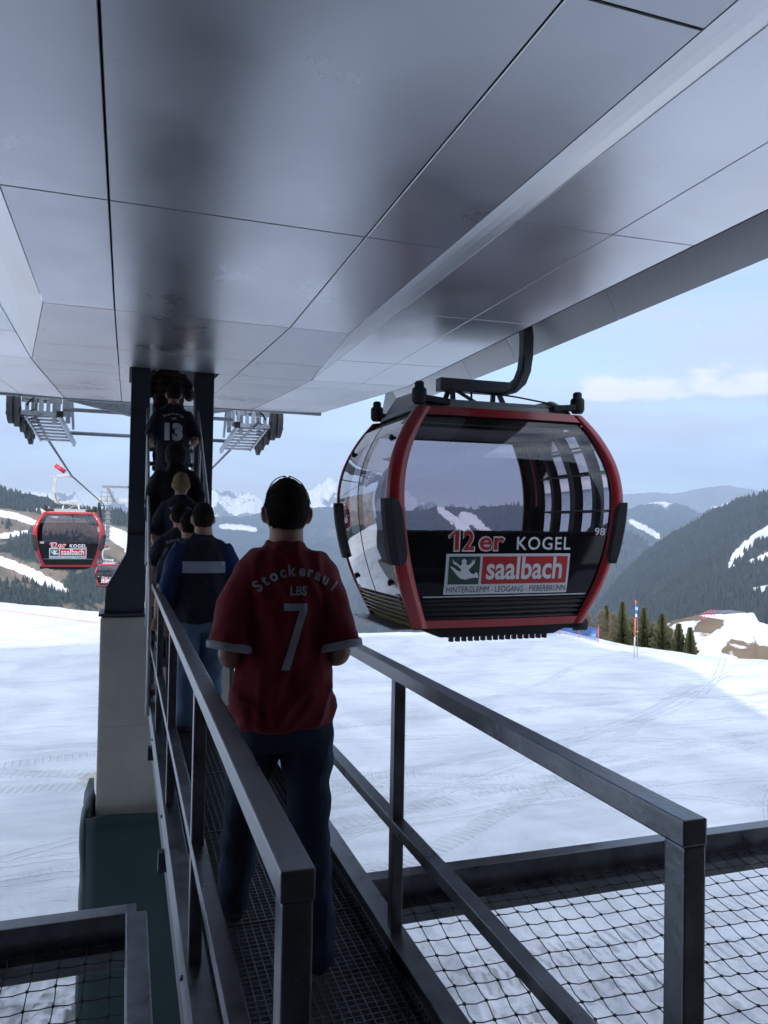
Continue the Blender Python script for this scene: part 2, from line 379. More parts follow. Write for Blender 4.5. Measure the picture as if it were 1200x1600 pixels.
# ---- mountains
def land_mat(name, forest, grass, rock, fs=.02, vstreak=True):
    m, n, l, b = newmat(name)
    t = n.new('ShaderNodeTexCoord')
    def at(k):
        q = n.new('ShaderNodeAttribute'); q.attribute_name = k; return q.outputs['Fac']
    def nz(scale, det=6, st=(1, 1, 1), rough=.6):
        mp_ = n.new('ShaderNodeMapping'); mp_.inputs['Scale'].default_value = st; l.new(t.outputs['Object'], mp_.inputs['Vector'])
        q = n.new('ShaderNodeTexNoise'); q.inputs['Scale'].default_value = scale; q.inputs['Detail'].default_value = det; q.inputs['Roughness'].default_value = rough
        l.new(mp_.outputs['Vector'], q.inputs['Vector']); return q.outputs['Fac']
    def mixc(f, a, b_):
        q = n.new('ShaderNodeMix'); q.data_type = 'RGBA'; l.new(f, q.inputs['Factor'])
        for s_, v in (('A', a), ('B', b_)):
            if isinstance(v, tuple): q.inputs[s_].default_value = (*v, 1)
            else: l.new(v, q.inputs[s_])
        return q.outputs['Result']
    def thr(f, lo_, hi):
        q = n.new('ShaderNodeMapRange'); q.inputs['From Min'].default_value = lo_; q.inputs['From Max'].default_value = hi; l.new(f, q.inputs['Value']); return q.outputs['Result']
    def add(a, b_, k=1.):
        q = n.new('ShaderNodeMath'); q.operation = 'MULTIPLY_ADD'; l.new(b_, q.inputs[0]); q.inputs[1].default_value = k; l.new(a, q.inputs[2]); return q.outputs[0]
    g = mixc(thr(nz(fs*1.5), .35, .65), tuple(c*.7 for c in grass), tuple(min(1, c*1.25) for c in grass))
    gr = mixc(thr(nz(fs*.6, 8), .45, .6), g, rock)
    fo = mixc(thr(nz(fs*5, 3, (1, 1, .35)), .38, .62), tuple(c*.55 for c in forest), tuple(c*1.6 for c in forest))
    fmask = thr(add(at('forest'), nz(fs*2.2, 7, rough=.7), .9), .88, .98)
    base = mixc(fmask, gr, fo)
    smask = thr(add(add(at('snow'), nz(fs*5.5, 8, rough=.75), .7), nz(fs*1.4, 7, rough=.7), .8), 1.20, 1.28)
    base = mixc(smask, base, (.80, .81, .83))
    l.new(base, b.inputs['Base Color']); b.inputs['Roughness'].default_value = .95; b.inputs['Specular IOR Level'].default_value = .05
    bp = n.new('ShaderNodeBump'); bp.inputs['Strength'].default_value = .6; bp.inputs['Distance'].default_value = .25/fs*.12
    l.new(nz(fs*3, 8, rough=.7), bp.inputs['Height']); l.new(bp.outputs['Normal'], b.inputs['Normal'])
    return m
def proj_np(X, Y, Z):
    d = X*fw.x+Y*fw.y+Z*fw.z; d = np.where(d > 1, d, 1e9)
    return 600+F*(X*r2.x+Y*r2.y+Z*r2.z)/d, 800-F*(X*u2.x+Y*u2.y+Z*u2.z)/d
def seg_dist(PX, PY, pts, asp=1.):
    D = np.full(PX.shape, 1e9)
    for (x0, y0, w0), (x1, y1, w1) in zip(pts[:-1], pts[1:]):
        dx, dy = x1-x0, y1-y0; t = np.clip(((PX-x0)*dx+(PY-y0)*dy)/(dx*dx+dy*dy), 0, 1)
        d = np.hypot(PX-x0-t*dx, PY-y0-t*dy)-(w0+(w1-w0)*t); D = np.minimum(D, d)
    return D
FOREST_PTS = []
def ridge(name, label, pts, r_in, r_top, z_in, mat, amp=.10, nf=3.0, az0=None, az1=None, na=420, nr=130, power=1.0, rough=.02,
          forest=None, snowf=None, seed=0, pistes=(), clear=(), trees=0, tree_h=22, back=.35, ridged=False, rtop_var=.12, tfun=None):
    prof = pxprof(pts)
    a_ = sorted(az_el(*p)[0] for p in pts)
    az0 = a_[0] if az0 is None else az0; az1 = a_[-1] if az1 is None else az1
    A1 = np.linspace(az0, az1, na); S1 = np.concatenate([np.linspace(0, 1, nr), np.linspace(1, 1+back, 24)[1:]])
    S, A = np.meshgrid(S1, A1, indexing='ij')
    rt_ = r_top*(1+rtop_var*(fbm(A*6+seed, A*0+seed*3.1, 3)-.5)*2)
    Rr = r_in+(rt_-r_in)*S
    zt = rt_*np.tan(prof(A))
    X = Rr*np.sin(A); Y = Rr*np.cos(A)
    k = nf/r_top*6
    nz_ = fbm(X*k+seed, Y*k+seed*7, 6, ridged)
    hgt = zt-z_in
    sh = np.where(S <= 1, S**power, 1-((S-1)/back)**1.2*.9)
    env = np.where(S <= 1, np.sin(np.clip(S, 0, 1)*math.pi*.92)**.8, 1)
    Z = z_in+hgt*sh+(nz_-.5)*2*amp*hgt*env+(fbm(X*k*9, Y*k*9+seed, 4, True)-.5)*rough*hgt
    PX, PY = proj_np(X, Y, Z)
    Ze = (Z-z_in)/np.maximum(hgt, 1)
    fo = forest(PX, PY, Ze, X, Y) if forest else np.zeros_like(X)
    sn = snowf(PX, PY, Ze, X, Y) if snowf else np.zeros_like(X)
    for p in pistes:
        d = seg_dist(PX+(fbm(X*k*14, Y*k*14, 3)-.5)*7, PY+(fbm(X*k*11+5, Y*k*11, 3)-.5)*4, p)
        q = np.clip(.98-d/4.5, 0, 1.2); sn = np.maximum(sn, q); fo = fo*(1-np.clip(1.3-d/3, 0, 1))
    for p in clear:
        d = seg_dist(PX, PY, p); fo = fo*(1-np.clip(1-d/6, 0, 1)*.95)
    o = grid_mesh(name, X, Y, Z, mat, None, {'forest': fo, 'snow': sn})
    tag(o, label, None, None, 'structure')
    if trees:
        rs = np.random.RandomState(seed+5); n_ok = 0
        i = rs.randint(0, nr-1, trees*6); j = rs.randint(0, na-1, trees*6)
        m_ = (fo[i, j]+fbm(X[i, j]*.011, Y[i, j]*.011, 4)*.9 > .9) & (sn[i, j] < .35) & (PX[i, j] > -60) & (PX[i, j] < 1260)
        wgt = rs.rand(len(i)) < (Rr[i, j]/Rr.max())
        i, j = i[m_ & wgt][:trees], j[m_ & wgt][:trees]
        fi, fj = rs.rand(len(i)), rs.rand(len(i))
        g = lambda T: T[i, j]*(1-fi)*(1-fj)+T[i+1, j]*fi*(1-fj)+T[i, j+1]*(1-fi)*fj+T[i+1, j+1]*fi*fj
        FOREST_PTS.append(np.stack([g(X), g(Y), g(Z)-1, tree_h*(.5+rs.rand(len(i))*.8)], -1))
    return o
farland = land_mat('far_mountain_land', (.05, .07, .06), (.16, .14, .11), (.20, .18, .17), .0022)
midland = land_mat('forested_mountain_land', (.034, .038, .027), (.16, .13, .09), (.15, .13, .10), .006)
nearland = land_mat('alpine_pasture_land', (.02, .034, .02), (.22, .165, .11), (.16, .13, .095), .014)

def f_peaks(PX, PY, Z, X, Y):
    n_ = fbm(X*.0016, Y*.0016, 5, True); return np.clip((Z-.52)*1.0+(n_-.57)*3.0+np.exp(-((PX-485)/60)**2)*.55+np.exp(-((PX-365)/40)**2)*.06, -.3, 1)*.85
ridge('snowy_mountains', 'rocky snow streaked peaks on the horizon', [(-300, 790), (-60, 782), (0, 784), (35, 776), (60, 771), (95, 780), (140, 795), (200, 800), (260, 795), (310, 778), (335, 766), (352, 776), (366, 783), (382, 779), (396, 778), (408, 786), (418, 800), (432, 792), (452, 784), (470, 774), (486, 772), (500, 762), (512, 767), (524, 765), (540, 782), (556, 792), (575, 780), (592, 757), (606, 742), (616, 752), (628, 765), (641, 780), (655, 792), (672, 786), (685, 797), (760, 812), (860, 815), (940, 815), (985, 815), (1100, 815), (1260, 815)],
      6800, 10300, -900, farland, amp=.20, nf=5, na=900, nr=150, rough=.07, snowf=f_peaks, seed=2, ridged=True, rtop_var=.03, power=1.25)
ridge('hazy_ridge', 'pale hazy ridge far beyond the valley', [(960, 775), (1010, 769), (1060, 771), (1100, 763), (1140, 760), (1190, 768), (1260, 772)], 10600, 12400, -900, farland, amp=.05, seed=9, na=200, nr=40, rtop_var=.03)

def f_mid(PX, PY, Z, X, Y):
    return .35+fbm(X*.0012, Y*.0012, 4)*.8
def s_mid(PX, PY, Z, X, Y):
    cap = np.exp(-((PX-1032)/40)**2)*np.clip((Z-.84)*6, 0, 1)*.75+np.exp(-((PX-1128)/26)**2)*np.clip((Z-.80)*6, 0, 1)*.8
    pat = np.exp(-((PX-375)/45)**2-((PY-824)/5)**2)*.75+np.exp(-((PX-465)/40)**2-((PY-836)/5)**2)*.5
    return cap+pat+(fbm(X*.004+3, Y*.004, 4)-.62)*1.1
ridge('forested_mountains', 'blue forested mountain range across the valley', [(-300, 800), (150, 806), (240, 806), (330, 806), (380, 808), (420, 801), (470, 797), (540, 795), (600, 796), (660, 797), (760, 800), (860, 798), (940, 796), (975, 794), (1000, 789), (1030, 785), (1060, 786), (1082, 795), (1098, 801), (1112, 790), (1130, 789), (1150, 796), (1180, 800), (1260, 800)],
      2600, 7600, -700, midland, amp=.13, nf=4, na=620, nr=170, rough=.03, forest=f_mid, snowf=s_mid, seed=4, rtop_var=.05,
      pistes=[[(985, 815, 1.5), (1005, 824, 2.2), (1028, 838, 2)], [(345, 822, 1), (378, 824, 2), (398, 828, 1.5)]])
def f_win(PX, PY, Z, X, Y): return .45+fbm(X*.0022, Y*.0022, 4)*.7
ridge('piste_mountain', 'dark forested mountain with pale ski runs seen through the cabin', [(560, 880), (585, 830), (610, 803), (640, 796), (665, 797), (680, 793), (700, 791), (720, 795), (745, 799), (765, 794), (785, 790), (805, 792), (850, 798), (900, 806), (960, 818), (1010, 850), (1060, 900)],
      1700, 4300, -560, midland, amp=.12, nf=3.4, na=420, nr=150, rough=.02, forest=f_win, seed=11, rtop_var=.04,
      pistes=[[(686, 794, 3), (700, 806, 4), (715, 818, 5), (726, 830, 7), (730, 842, 7)], [(724, 806, 5), (738, 812, 6), (750, 822, 4), (768, 836, 3)], [(733, 806, 4), (724, 824, 5)]], trees=2600, tree_h=26)
def f_left(PX, PY, Z, X, Y):
    n_ = fbm(X*.0045, Y*.0045+4, 4)
    top = np.clip(1-(PY-(766+PX*.17))/34, 0, 1)*.8
    low = np.clip((PY-890)/40, 0, 1)*.5
    blob = np.exp(-((PX-80)/75)**2-((PY-858)/30)**2)*.85+np.exp(-((PX-150)/75)**2-((PY-905)/30)**2)*.7
    return np.clip(top+low+blob+(n_-.5)*1.1, 0, 1)
def s_left(PX, PY, Z, X, Y):
    return (fbm(X*.012, Y*.012, 4)-.58)*1.6*np.clip(1-(PY-800)/90, 0, 1)
ridge('alpine_hillside', 'brown alpine hillside with forest patches and snowy pistes', [(-420, 700), (-150, 740), (0, 766), (40, 777), (80, 784), (130, 793), (180, 801), (240, 822), (300, 846), (360, 872), (440, 905), (520, 940)],
      420, 1900, -330, nearland, amp=.11, nf=2.6, na=560, nr=220, rough=.012, forest=f_left, snowf=s_left, seed=6, rtop_var=.05, trees=9500, tree_h=12,
      pistes=[[(-10, 799, 3.0), (30, 808, 3), (60, 818, 1.5)], [(0, 838, 1.5), (40, 832, 1.2)], [(-10, 874, 4), (30, 886, 5), (62, 904, 6), (92, 917, 4), (105, 926, 1)], [(160, 826, 5), (190, 840, 9), (215, 860, 12)], [(60, 797, 1.5), (88, 806, 1.2)]])
def f_right(PX, PY, Z, X, Y): return .55+fbm(X*.004, Y*.004, 4)*.55
def s_right(PX, PY, Z, X, Y): return (fbm(X*.006, Y*.006, 5)-.66)*1.3
ridge('forested_slope', 'dark green conifer slope rising on the right', [(905, 985), (930, 950), (960, 912), (1000, 872), (1050, 838), (1100, 811), (1150, 786), (1200, 766), (1300, 725), (1500, 650)],
      620, 2500, -330, midland, amp=.10, nf=3, na=460, nr=190, rough=.012, forest=f_right, snowf=s_right, seed=8, rtop_var=.06, trees=15000, tree_h=15,
      pistes=[[(1212, 822, 5), (1180, 842, 5), (1152, 866, 5), (1140, 888, 2)], [(1215, 862, 2), (1175, 878, 2)], [(1215, 915, 3), (1180, 922, 2)]])
def s_knoll(PX, PY, Z, X, Y): return .62+(fbm(X*.05, Y*.05, 4)-.5)*1.6-np.exp(-((PX-1110)/28)**2-((PY-975)/9)**2)*1.2-np.exp(-((PX-1190)/30)**2-((PY-1025)/10)**2)*1.6
ridge('snowy_knoll', 'snow covered knoll with a piste below the forest slope', [(800, 1010), (900, 990), (1000, 985), (1050, 968), (1090, 960), (1130, 958), (1178, 957), (1186, 972), (1240, 985), (1400, 1000)],
      120, 420, -85, nearland, amp=.08, nf=2, na=260, nr=110, rough=.02, snowf=s_knoll, seed=13, rtop_var=.04, pistes=[[(1150, 965, 3), (1140, 985, 8), (1110, 1010, 14), (1080, 1035, 20)]])
# valley floor sheet reaching beyond every ridge
vx = np.linspace(-12700, 12700, 60); VX, VY = np.meshgrid(vx, vx, indexing='ij')
vf = grid_mesh('valley_floor', VX, VY, np.full_like(VX, -930.)+(fbm(VX*.0004, VY*.0004, 3)-.5)*60, farland, None, {'forest': np.full_like(VX, .5), 'snow': np.zeros_like(VX)})
tag(vf, 'valley floor', None, None, 'structure')

def build_forest():
    P = np.concatenate(FOREST_PTS); n = len(P)
    k = 5; ang = np.arange(k)*2*math.pi/k
    vs = []; fs = []
    rs = np.random.RandomState(1); rot = rs.rand(n)*6.28; wd = P[:, 3]*(.17+rs.rand(n)*.09)
    levels = [(0.05, 1.0), (0.55, .62), (1.0, 0.0)]
    V = np.zeros((n, 2*k+1, 3), np.float32)
    for li, (h, s) in enumerate(levels[:2]):
        for j in range(k):
            V[:, li*k+j, 0] = P[:, 0]+np.cos(ang[j]+rot)*wd*s
            V[:, li*k+j, 1] = P[:, 1]+np.sin(ang[j]+rot)*wd*s
            V[:, li*k+j, 2] = P[:, 2]+P[:, 3]*h
    V[:, 2*k, 0] = P[:, 0]; V[:, 2*k, 1] = P[:, 1]; V[:, 2*k, 2] = P[:, 2]+P[:, 3]
    tri = []
    for j in range(k):
        j2 = (j+1) % k
        tri += [(j, j2, k+j2), (j, k+j2, k+j), (k+j, k+j2, 2*k)]
    T = np.array(tri)[None]+(np.arange(n)*(2*k+1))[:, None, None]
    T = T.reshape(-1, 3).astype(np.int32)
    me = bpy.data.meshes.new('forest'); me.vertices.add(V.shape[0]*V.shape[1]); me.vertices.foreach_set('co', V.ravel())
    me.loops.add(T.size); me.loops.foreach_set('vertex_index', T.ravel()); me.polygons.add(len(T)); me.polygons.foreach_set('loop_start', np.arange(0, T.size, 3, dtype=np.int32))
    me.update(calc_edges=True)
    return link('forest', me, mat_basic('conifer_forest', (.034, .040, .028), .95, 0, .45, .02, spec=.05))
tag(build_forest(), 'dark conifer forest covering the mountain slopes', 'forest', None, 'stuff')
# ---- haze
hz = MB(); hz.box((0, 0, 150), (25600, 25600, 2400))
m = bpy.data.materials.new('haze_air'); m.use_nodes = True; m.node_tree.nodes.clear()
o_ = m.node_tree.nodes.new('ShaderNodeOutputMaterial'); pv = m.node_tree.nodes.new('ShaderNodeVolumePrincipled')
pv.inputs['Color'].default_value = (.55, .73, 1.0, 1); pv.inputs['Density'].default_value = 1.3e-4; pv.inputs['Anisotropy'].default_value = 0.0
m.node_tree.links.new(pv.outputs['Volume'], o_.inputs['Volume'])
tag(hz.build('haze', m), 'blue mountain haze in the valley air', 'haze', None, 'stuff')
# ================================================================== STATION CANOPY
def soffit_mat(name, col, rough, dents=.25, metal=.95):
    m, n, l, b = newmat(name)
    t = n.new('ShaderNodeTexCoord')
    nz = n.new('ShaderNodeTexNoise'); nz.inputs['Scale'].default_value = 1.1; nz.inputs['Detail'].default_value = 7; nz.inputs['Roughness'].default_value = .6
    l.new(t.outputs['Object'], nz.inputs['Vector'])
    sp = n.new('ShaderNodeTexNoise'); sp.inputs['Scale'].default_value = 16; sp.inputs['Detail'].default_value = 8; sp.inputs['Roughness'].default_value = .75
    l.new(t.outputs['Object'], sp.inputs['Vector'])
    cr = n.new('ShaderNodeValToRGB'); cr.color_ramp.elements[0].position = .60; cr.color_ramp.elements[0].color = (0, 0, 0, 1); cr.color_ramp.elements[1].position = .72; cr.color_ramp.elements[1].color = (1, 1, 1, 1)
    l.new(sp.outputs['Fac'], cr.inputs['Fac'])
    pt = n.new('ShaderNodeMath'); pt.operation = 'MULTIPLY'; l.new(cr.outputs['Color'], pt.inputs[0]); l.new(nz.outputs['Fac'], pt.inputs[1])
    mix = n.new('ShaderNodeMix'); mix.data_type = 'RGBA'; mix.inputs['A'].default_value = (*col, 1); mix.inputs['B'].default_value = (*[c*.82 for c in col], 1)
    l.new(pt.outputs[0], mix.inputs['Factor']); l.new(mix.outputs['Result'], b.inputs['Base Color'])
    mr = n.new('ShaderNodeMapRange'); mr.inputs['From Min'].default_value = .3; mr.inputs['From Max'].default_value = .7; mr.inputs['To Min'].default_value = rough-.05; mr.inputs['To Max'].default_value = rough+.07
    l.new(nz.outputs['Fac'], mr.inputs['Value']); l.new(mr.outputs['Result'], b.inputs['Roughness'])
    b.inputs['Metallic'].default_value = metal
    dn = n.new('ShaderNodeTexNoise'); dn.inputs['Scale'].default_value = 1.6; dn.inputs['Detail'].default_value = 1
    l.new(t.outputs['Object'], dn.inputs['Vector'])
    bp = n.new('ShaderNodeBump'); bp.inputs['Strength'].default_value = dents; bp.inputs['Distance'].default_value = .02
    l.new(dn.outputs['Fac'], bp.inputs['Height']); l.new(bp.outputs['Normal'], b.inputs['Normal'])
    return m
M['soffit'] = soffit_mat('satin_metal_soffit', (.53, .54, .565), .30)
M['soffit2'] = soffit_mat('satin_metal_edge', (.80, .81, .82), .42, .25, .5)
M['skirt'] = mat_basic('grey_skirt_paint', (.9, .9, .9), .4, .0, .05, 2)
M['seam'] = mat_basic('dark_seam', (.02, .022, .025), .8, 0, .1, 4)
M['shell'] = mat_basic('white_shell', (.6, .6, .6), .5, 0, .05, 1)
canopy = thing('station_canopy', 'large grey metal station roof overhead with panelled underside', 'station roof')
XC = .545                                        # station centre line
def zc(y): return 1.6+max(0, y-6.04)*.0665       # underside of the central tray
def zo(y): return max(1.82, zc(y))               # underside of the outer panels
def panel(mb, P, gap=.0045, th=.02, n=4):
    """bilinear panel from 4 corners (a,b,c,d), shrunk by a gap, with a small turned-up rim"""
    a, b, c, d = [Vector(p) for p in P]
    ctr = (a+b+c+d)/4
    def at(u, v): return a.lerp(b, u).lerp(d.lerp(c, u), v)
    lu = ((b-a).length+(c-d).length)/2; lv = ((d-a).length+(c-b).length)/2
    gu = min(.2, gap/max(lu, .01)); gv = min(.2, gap/max(lv, .01))
    us = [gu, gu+gu*.6]+[i/n for i in range(1, n)]+[1-gu*1.6, 1-gu]
    vs_ = [gv, gv+gv*.6]+[i/n for i in range(1, n)]+[1-gv*1.6, 1-gv]
    V = []
    for i, u in enumerate(us):
        for j, v in enumerate(vs_):
            p = at(u, v)
            if i in (0, len(us)-1) or j in (0, len(vs_)-1): p = p+Vector((0, 0, .004))
            V.append(p)
    k = len(vs_); Fq = [(i*k+j, i*k+j+1, (i+1)*k+j+1, (i+1)*k+j) for i in range(len(us)-1) for j in range(k-1)]
    mb.add(V, Fq, 0, True)
    # rims
    c4 = [at(gu, gv), at(1-gu, gv), at(1-gu, 1-gv), at(gu, 1-gv)]
    lo_ = [p+Vector((0, 0, .004)) for p in c4]; hi = [p+Vector((0, 0, .004+th)) for p in c4]
    mb.add(lo_+hi, [(i, (i+1) % 4, (i+1) % 4+4, i+4) for i in range(4)])
ys = [-2.12, -.08, 1.96, 4.0, 6.04, 8.0, 9.24, 10.0, 12.0, 14.0]
def hw(y): return 1.155+max(0, min(1, (y-6.04)/3.2))*.42 if y < 9.25 else 1.575      # half width of the central tray
ctr = MB(); lip = MB(); outs = {1: MB(), -1: MB()}; strips = {1: MB(), -1: MB()}; lips = {1: MB(), -1: MB()}
for y0, y1 in zip(ys[:-1], ys[1:]):
    cuts = [(y0, y1)] if not (y0 < 9.24 < y1) else [(y0, 9.24), (9.24, y1)]
    for q0, q1 in ([(y0, y1)]):
        xs0 = [XC-hw(q0), -.117, 1.21, XC+hw(q0)]; xs1 = [XC-hw(q1), -.117, 1.21, XC+hw(q1)]
        for i in range(3):
            if i == 1 and q0 == 9.24:      # hatch opening above the stairs
                for xa, xb in ((-.117, .0), (1.01, 1.21)): panel(ctr, [(xa, q0, zc(q0)), (xb, q0, zc(q0)), (xb, q1, zc(q1)), (xa, q1, zc(q1))], .002)
                continue
            if i == 1 and q0 == 10.0:
                for xa, xb in ((-.117, .0), (1.01, 1.21)): panel(ctr, [(xa, q0, zc(q0)), (xb, q0, zc(q0)), (xb, 10.9, zc(10.9)), (xa, 10.9, zc(10.9))], .002)
                panel(ctr, [(-.117, 10.9, zc(10.9)), (1.21, 10.9, zc(10.9)), (1.21, q1, zc(q1)), (-.117, q1, zc(q1))], .002)
                continue
            panel(ctr, [(xs0[i], q0, zc(q0)), (xs0[i+1], q0, zc(q0)), (xs1[i+1], q1, zc(q1)), (xs1[i], q1, zc(q1))])
    for s in (1, -1):
        X = lambda off: XC+s*off
        outp = outs[s]; strip = strips[s]; lip = lips[s]
        for q0, q1 in cuts:
            if q1 <= 9.25:
                k = 4
                for t in range(k):   # gently curved cheek between the low tray and the outer panels
                    u0, u1 = t/k, (t+1)/k
                    bow = lambda u: .03*math.sin(u*math.pi)
                    def pt(y, u): return Vector((X(hw(y)*(1-u)+1.575*u), y, zc(y)*(1-u)+zo(y)*u+bow(u)*(zo(y)-zc(y))/.22))
                    strip.add([pt(q0, u0), pt(q0, u1), pt(q1, u1), pt(q1, u0)], [(0, 1, 2, 3)], 0, True)
        xo = [1.58, 2.25, 2.86] if True else None
        for i in range(2):
            e1 = xo[i+1]
            panel(outp, [(X(xo[i]), y0, zo(y0)+i*.015), (X(e1), y0, zo(y0)+(i+1)*.015), (X(e1), y1, zo(y1)+(i+1)*.015), (X(xo[i]), y1, zo(y1)+i*.015)])
        # skirt beyond the hanger slot
        if y1 <= 12.1:
            zb = 1.98+max(0, y0-8)*.01; zb1 = 1.98+max(0, y1-8)*.01
            panel(lip, [(X(3.76), y0, zb), (X(3.76), y1, zb1), (X(3.575), y1, zb1+.31), (X(3.575), y0, zb+.31)], gap=.004)
o = ctr.build('soffit_tray', M['soffit'], canopy, False); smooth_by_angle(o.data, 12)
M['cheek'] = soffit_mat('satin_metal_lit_cheek', (.85, .86, .87), .36, .2, .9)  # soffit metal in a lighter colour, its bright reflection painted in
M['wing'] = soffit_mat('satin_metal_lit_wing', (.74, .75, .77), .33, .25, .9)  # same metal as the tray, base colour raised to paint in brighter reflections
for s in (-1, 1):
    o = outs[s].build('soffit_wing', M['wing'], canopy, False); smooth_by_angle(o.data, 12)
    strips[s].build('soffit_cheek', M['cheek'], canopy, False); o = lips[s].build('skirt', M['skirt'], canopy, False); smooth_by_angle(o.data, 12)
bk = MB()
for q0, q1 in zip(ys[:-1], ys[1:]):
    for s0, s1, z_ in ((-2.88, -1.57, zo), (1.57, 2.88, zo)):
        bk.add([(XC+s0, q0, z_(q0)+.035), (XC+s1, q0, z_(q0)+.035), (XC+s1, q1, z_(q1)+.035), (XC+s0, q1, z_(q1)+.035)], [(0, 1, 2, 3)])
    if q0 in (9.24, 10.0):
        for (xa, xb, ya, yb) in ((-1.57, -.005-XC, q0, min(q1, 10.9)), (1.015-XC, 1.57, q0, min(q1, 10.9)), (-1.57, 1.57, 10.9, max(q1, 10.9))):
            if yb-ya < .01: continue
            bk.add([(XC+xa, ya, zc(ya)+.03), (XC+xb, ya, zc(ya)+.03), (XC+xb, yb, zc(yb)+.03), (XC+xa, yb, zc(yb)+.03)], [(0, 1, 2, 3)])
    else:
        bk.add([(XC-hw(q0), q0, zc(q0)+.03), (XC+hw(q0), q0, zc(q0)+.03), (XC+hw(q1), q1, zc(q1)+.03), (XC-hw(q1), q1, zc(q1)+.03)], [(0, 1, 2, 3)])
bk.build('seam_backing', M['seam'], canopy, False)
# far bow fascia and outer shell of the roof
fs_ = MB()
fs_.prism([(XC-2.88, 14.0), (XC+2.88, 14.0), (XC+2.88, 14.03), (XC-2.88, 14.03)], 'z', zo(14)-.02, 3.3)
fs_.build('bow_fascia', M['galv_light'], canopy)
sh = MB()
ring = [(-3.8, 2.05), (-3.95, 2.9), (-3.3, 4.1), (-1.5, 4.6), (1.5, 4.6), (3.3, 4.1), (3.95, 2.9), (3.8, 2.05)]
for (y0, y1) in [(-2.9, 13.2)]:
    vs_ = [(XC+x, y0, z) for x, z in ring]+[(XC+x, y1, z) for x, z in ring]
    k = len(ring)
    sh.add(vs_, [(i, i+1, i+1+k, i+k) for i in range(k-1)]+[tuple(range(k)), ])
sh.add([(XC+x*.99, 13.2, z) for x, z in ring[1:-1]]+[(XC+x*.8, 14.6, 2.9+(z-2.9)*.8) for x, z in ring[1:-1]], [(i, i+1, i+7, i+6) for i in range(5)])
sh.build('roof_shell', M['shell'], canopy)
# terminal building behind the viewpoint (casts the big shade)
tb = thing('terminal_building', 'tall terminal building behind the lift station', 'building', (-13, -9, GZ))
M['cladding'] = mat_basic('dark_timber_cladding', (.07, .055, .045), .8, 0, .3, 3, stretch=(6, 6, .5))
q = MB(); q.box((-1.5, 0, 11.2), (38, 12, 24), 0); q.build('wall', M['cladding'], tb)
q = MB(); q.box((21.4, 0, 5.9), (7.6, 12, 11.6), 0); q.build('added_light_blocker', M['cladding'], tb)  # unseen block, added to cut sky reflections and light on the near cabin
for j in range(5):
    q = MB(); q.box((-1.5, 6.03, 3+j*3.6), (33, .06, 1.6), 0); q.build('window_band', M['black'], tb)

# ------------------------------------------------------------------ support column, pier, padding
col = thing('support_column', 'dark twin legged steel column carrying the station roof', 'column', (.46, 9.55, GZ))
def L_(p): return (p[0]-.46, p[1]-8.6, p[2]-GZ)
for s, x0, x1 in ((-1, .021, .236), (1, .758, .975)):
    q = MB(); xc = (x0+x1)/2
    q.box(L_((xc, 8.65, .55)), (x1-x0, .34, 2.9), 0, None, .012)
    for zz in (-.55, .45, 1.35): q.box(L_((xc, 8.65, zz)), (x1-x0+.012, .352, .012), 0)
    q.build('leg', M['steel_dark'], col)
# flared foot on the left, mirrored on the right
for s in (-1, 1):
    q = MB()
    xa = .128 if s < 0 else .866
    prof_ = [(xa-s*.10, -.12), (xa+s*.10, -.12), (xa+s*.12, -.34), (xa+s*.325, -.72), (xa+s*.34, -1.02), (xa-s*.10, -1.02)]
    q.prism([(p[0]-.46, p[1]-GZ) for p in prof_], 'y', -.16, .34)
    o = q.build('flared_foot', M['steel_dark'], col)
q = MB()
for x in (-.12, .02, .9, 1.04):
    for y in (8.50, 8.86): q.cyl(L_((x, y, -1.06)), L_((x, y, -.93)), .02, 8)
q.box(L_((.46, 8.69, -1.035)), (1.46, .6, .03))
q.build('base_plate', M['steel_dark'], col)
pier = MB(); pier.box((0, 0, 0), (1.50, .95, 4.9), 0, None, .03)
pier.box((0, -.478, -.5), (1.48, .006, .018), 0); pier.box((0, -.478, 1.2), (1.48, .006, .012), 0)
pr = pier.build('concrete_pier', M['concrete']); pr.location = (.5, 9.81, -3.51)
tag(pr, 'pale concrete pier block under the dark steel column', 'pier')
# padding wrapped round the pier: slightly slumped panels
pd = thing('crash_padding', 'dark green padded mat wrapped round the base of the concrete pier', 'padding', (.5, 9.81, GZ))
def soft_panel(c, w_, h_, t_, rz, seed):
    nu, nv = 14, 22; V = []; Fq = []
    Mr = Matrix.Rotation(rz, 3, 'Z')
    for side in (0, 1):
        for j in range(nv+1):
            for i in range(nu+1):
                u, v = i/nu, j/nv
                ed = min(1, min(u, 1-u)*9)*min(1, min(v, 1-v)*12); ed = ed**.5
                d = (t_*.5)*(.35+.65*ed)*(1 if side else -1)
                wob = (noise.noise(Vector((u*3+seed, v*4, seed)))*.035+noise.noise(Vector((u*9, v*12, seed)))*.012)
                p = Vector(((u-.5)*w_*(1+.02*math.sin(v*5+seed)), d+wob, v*h_+noise.noise(Vector((u*2, seed, 3)))*.04*v))
                V.append(Mr @ p+Vector(c))
    K = (nu+1)*(nv+1)
    for side in (0, 1):
        for j in range(nv):
            for i in range(nu):
                a = side*K+j*(nu+1)+i; Fq.append((a, a+1, a+nu+2, a+nu+1))
    per = [i for i in range(nu+1)]+[j*(nu+1)+nu for j in range(1, nv+1)]+[nv*(nu+1)+i for i in range(nu-1, -1, -1)]+[j*(nu+1) for j in range(nv-1, 0, -1)]
    for a, b in zip(per, per[1:]+per[:1]): Fq.append((a, b, b+K, a+K))
    return V, Fq
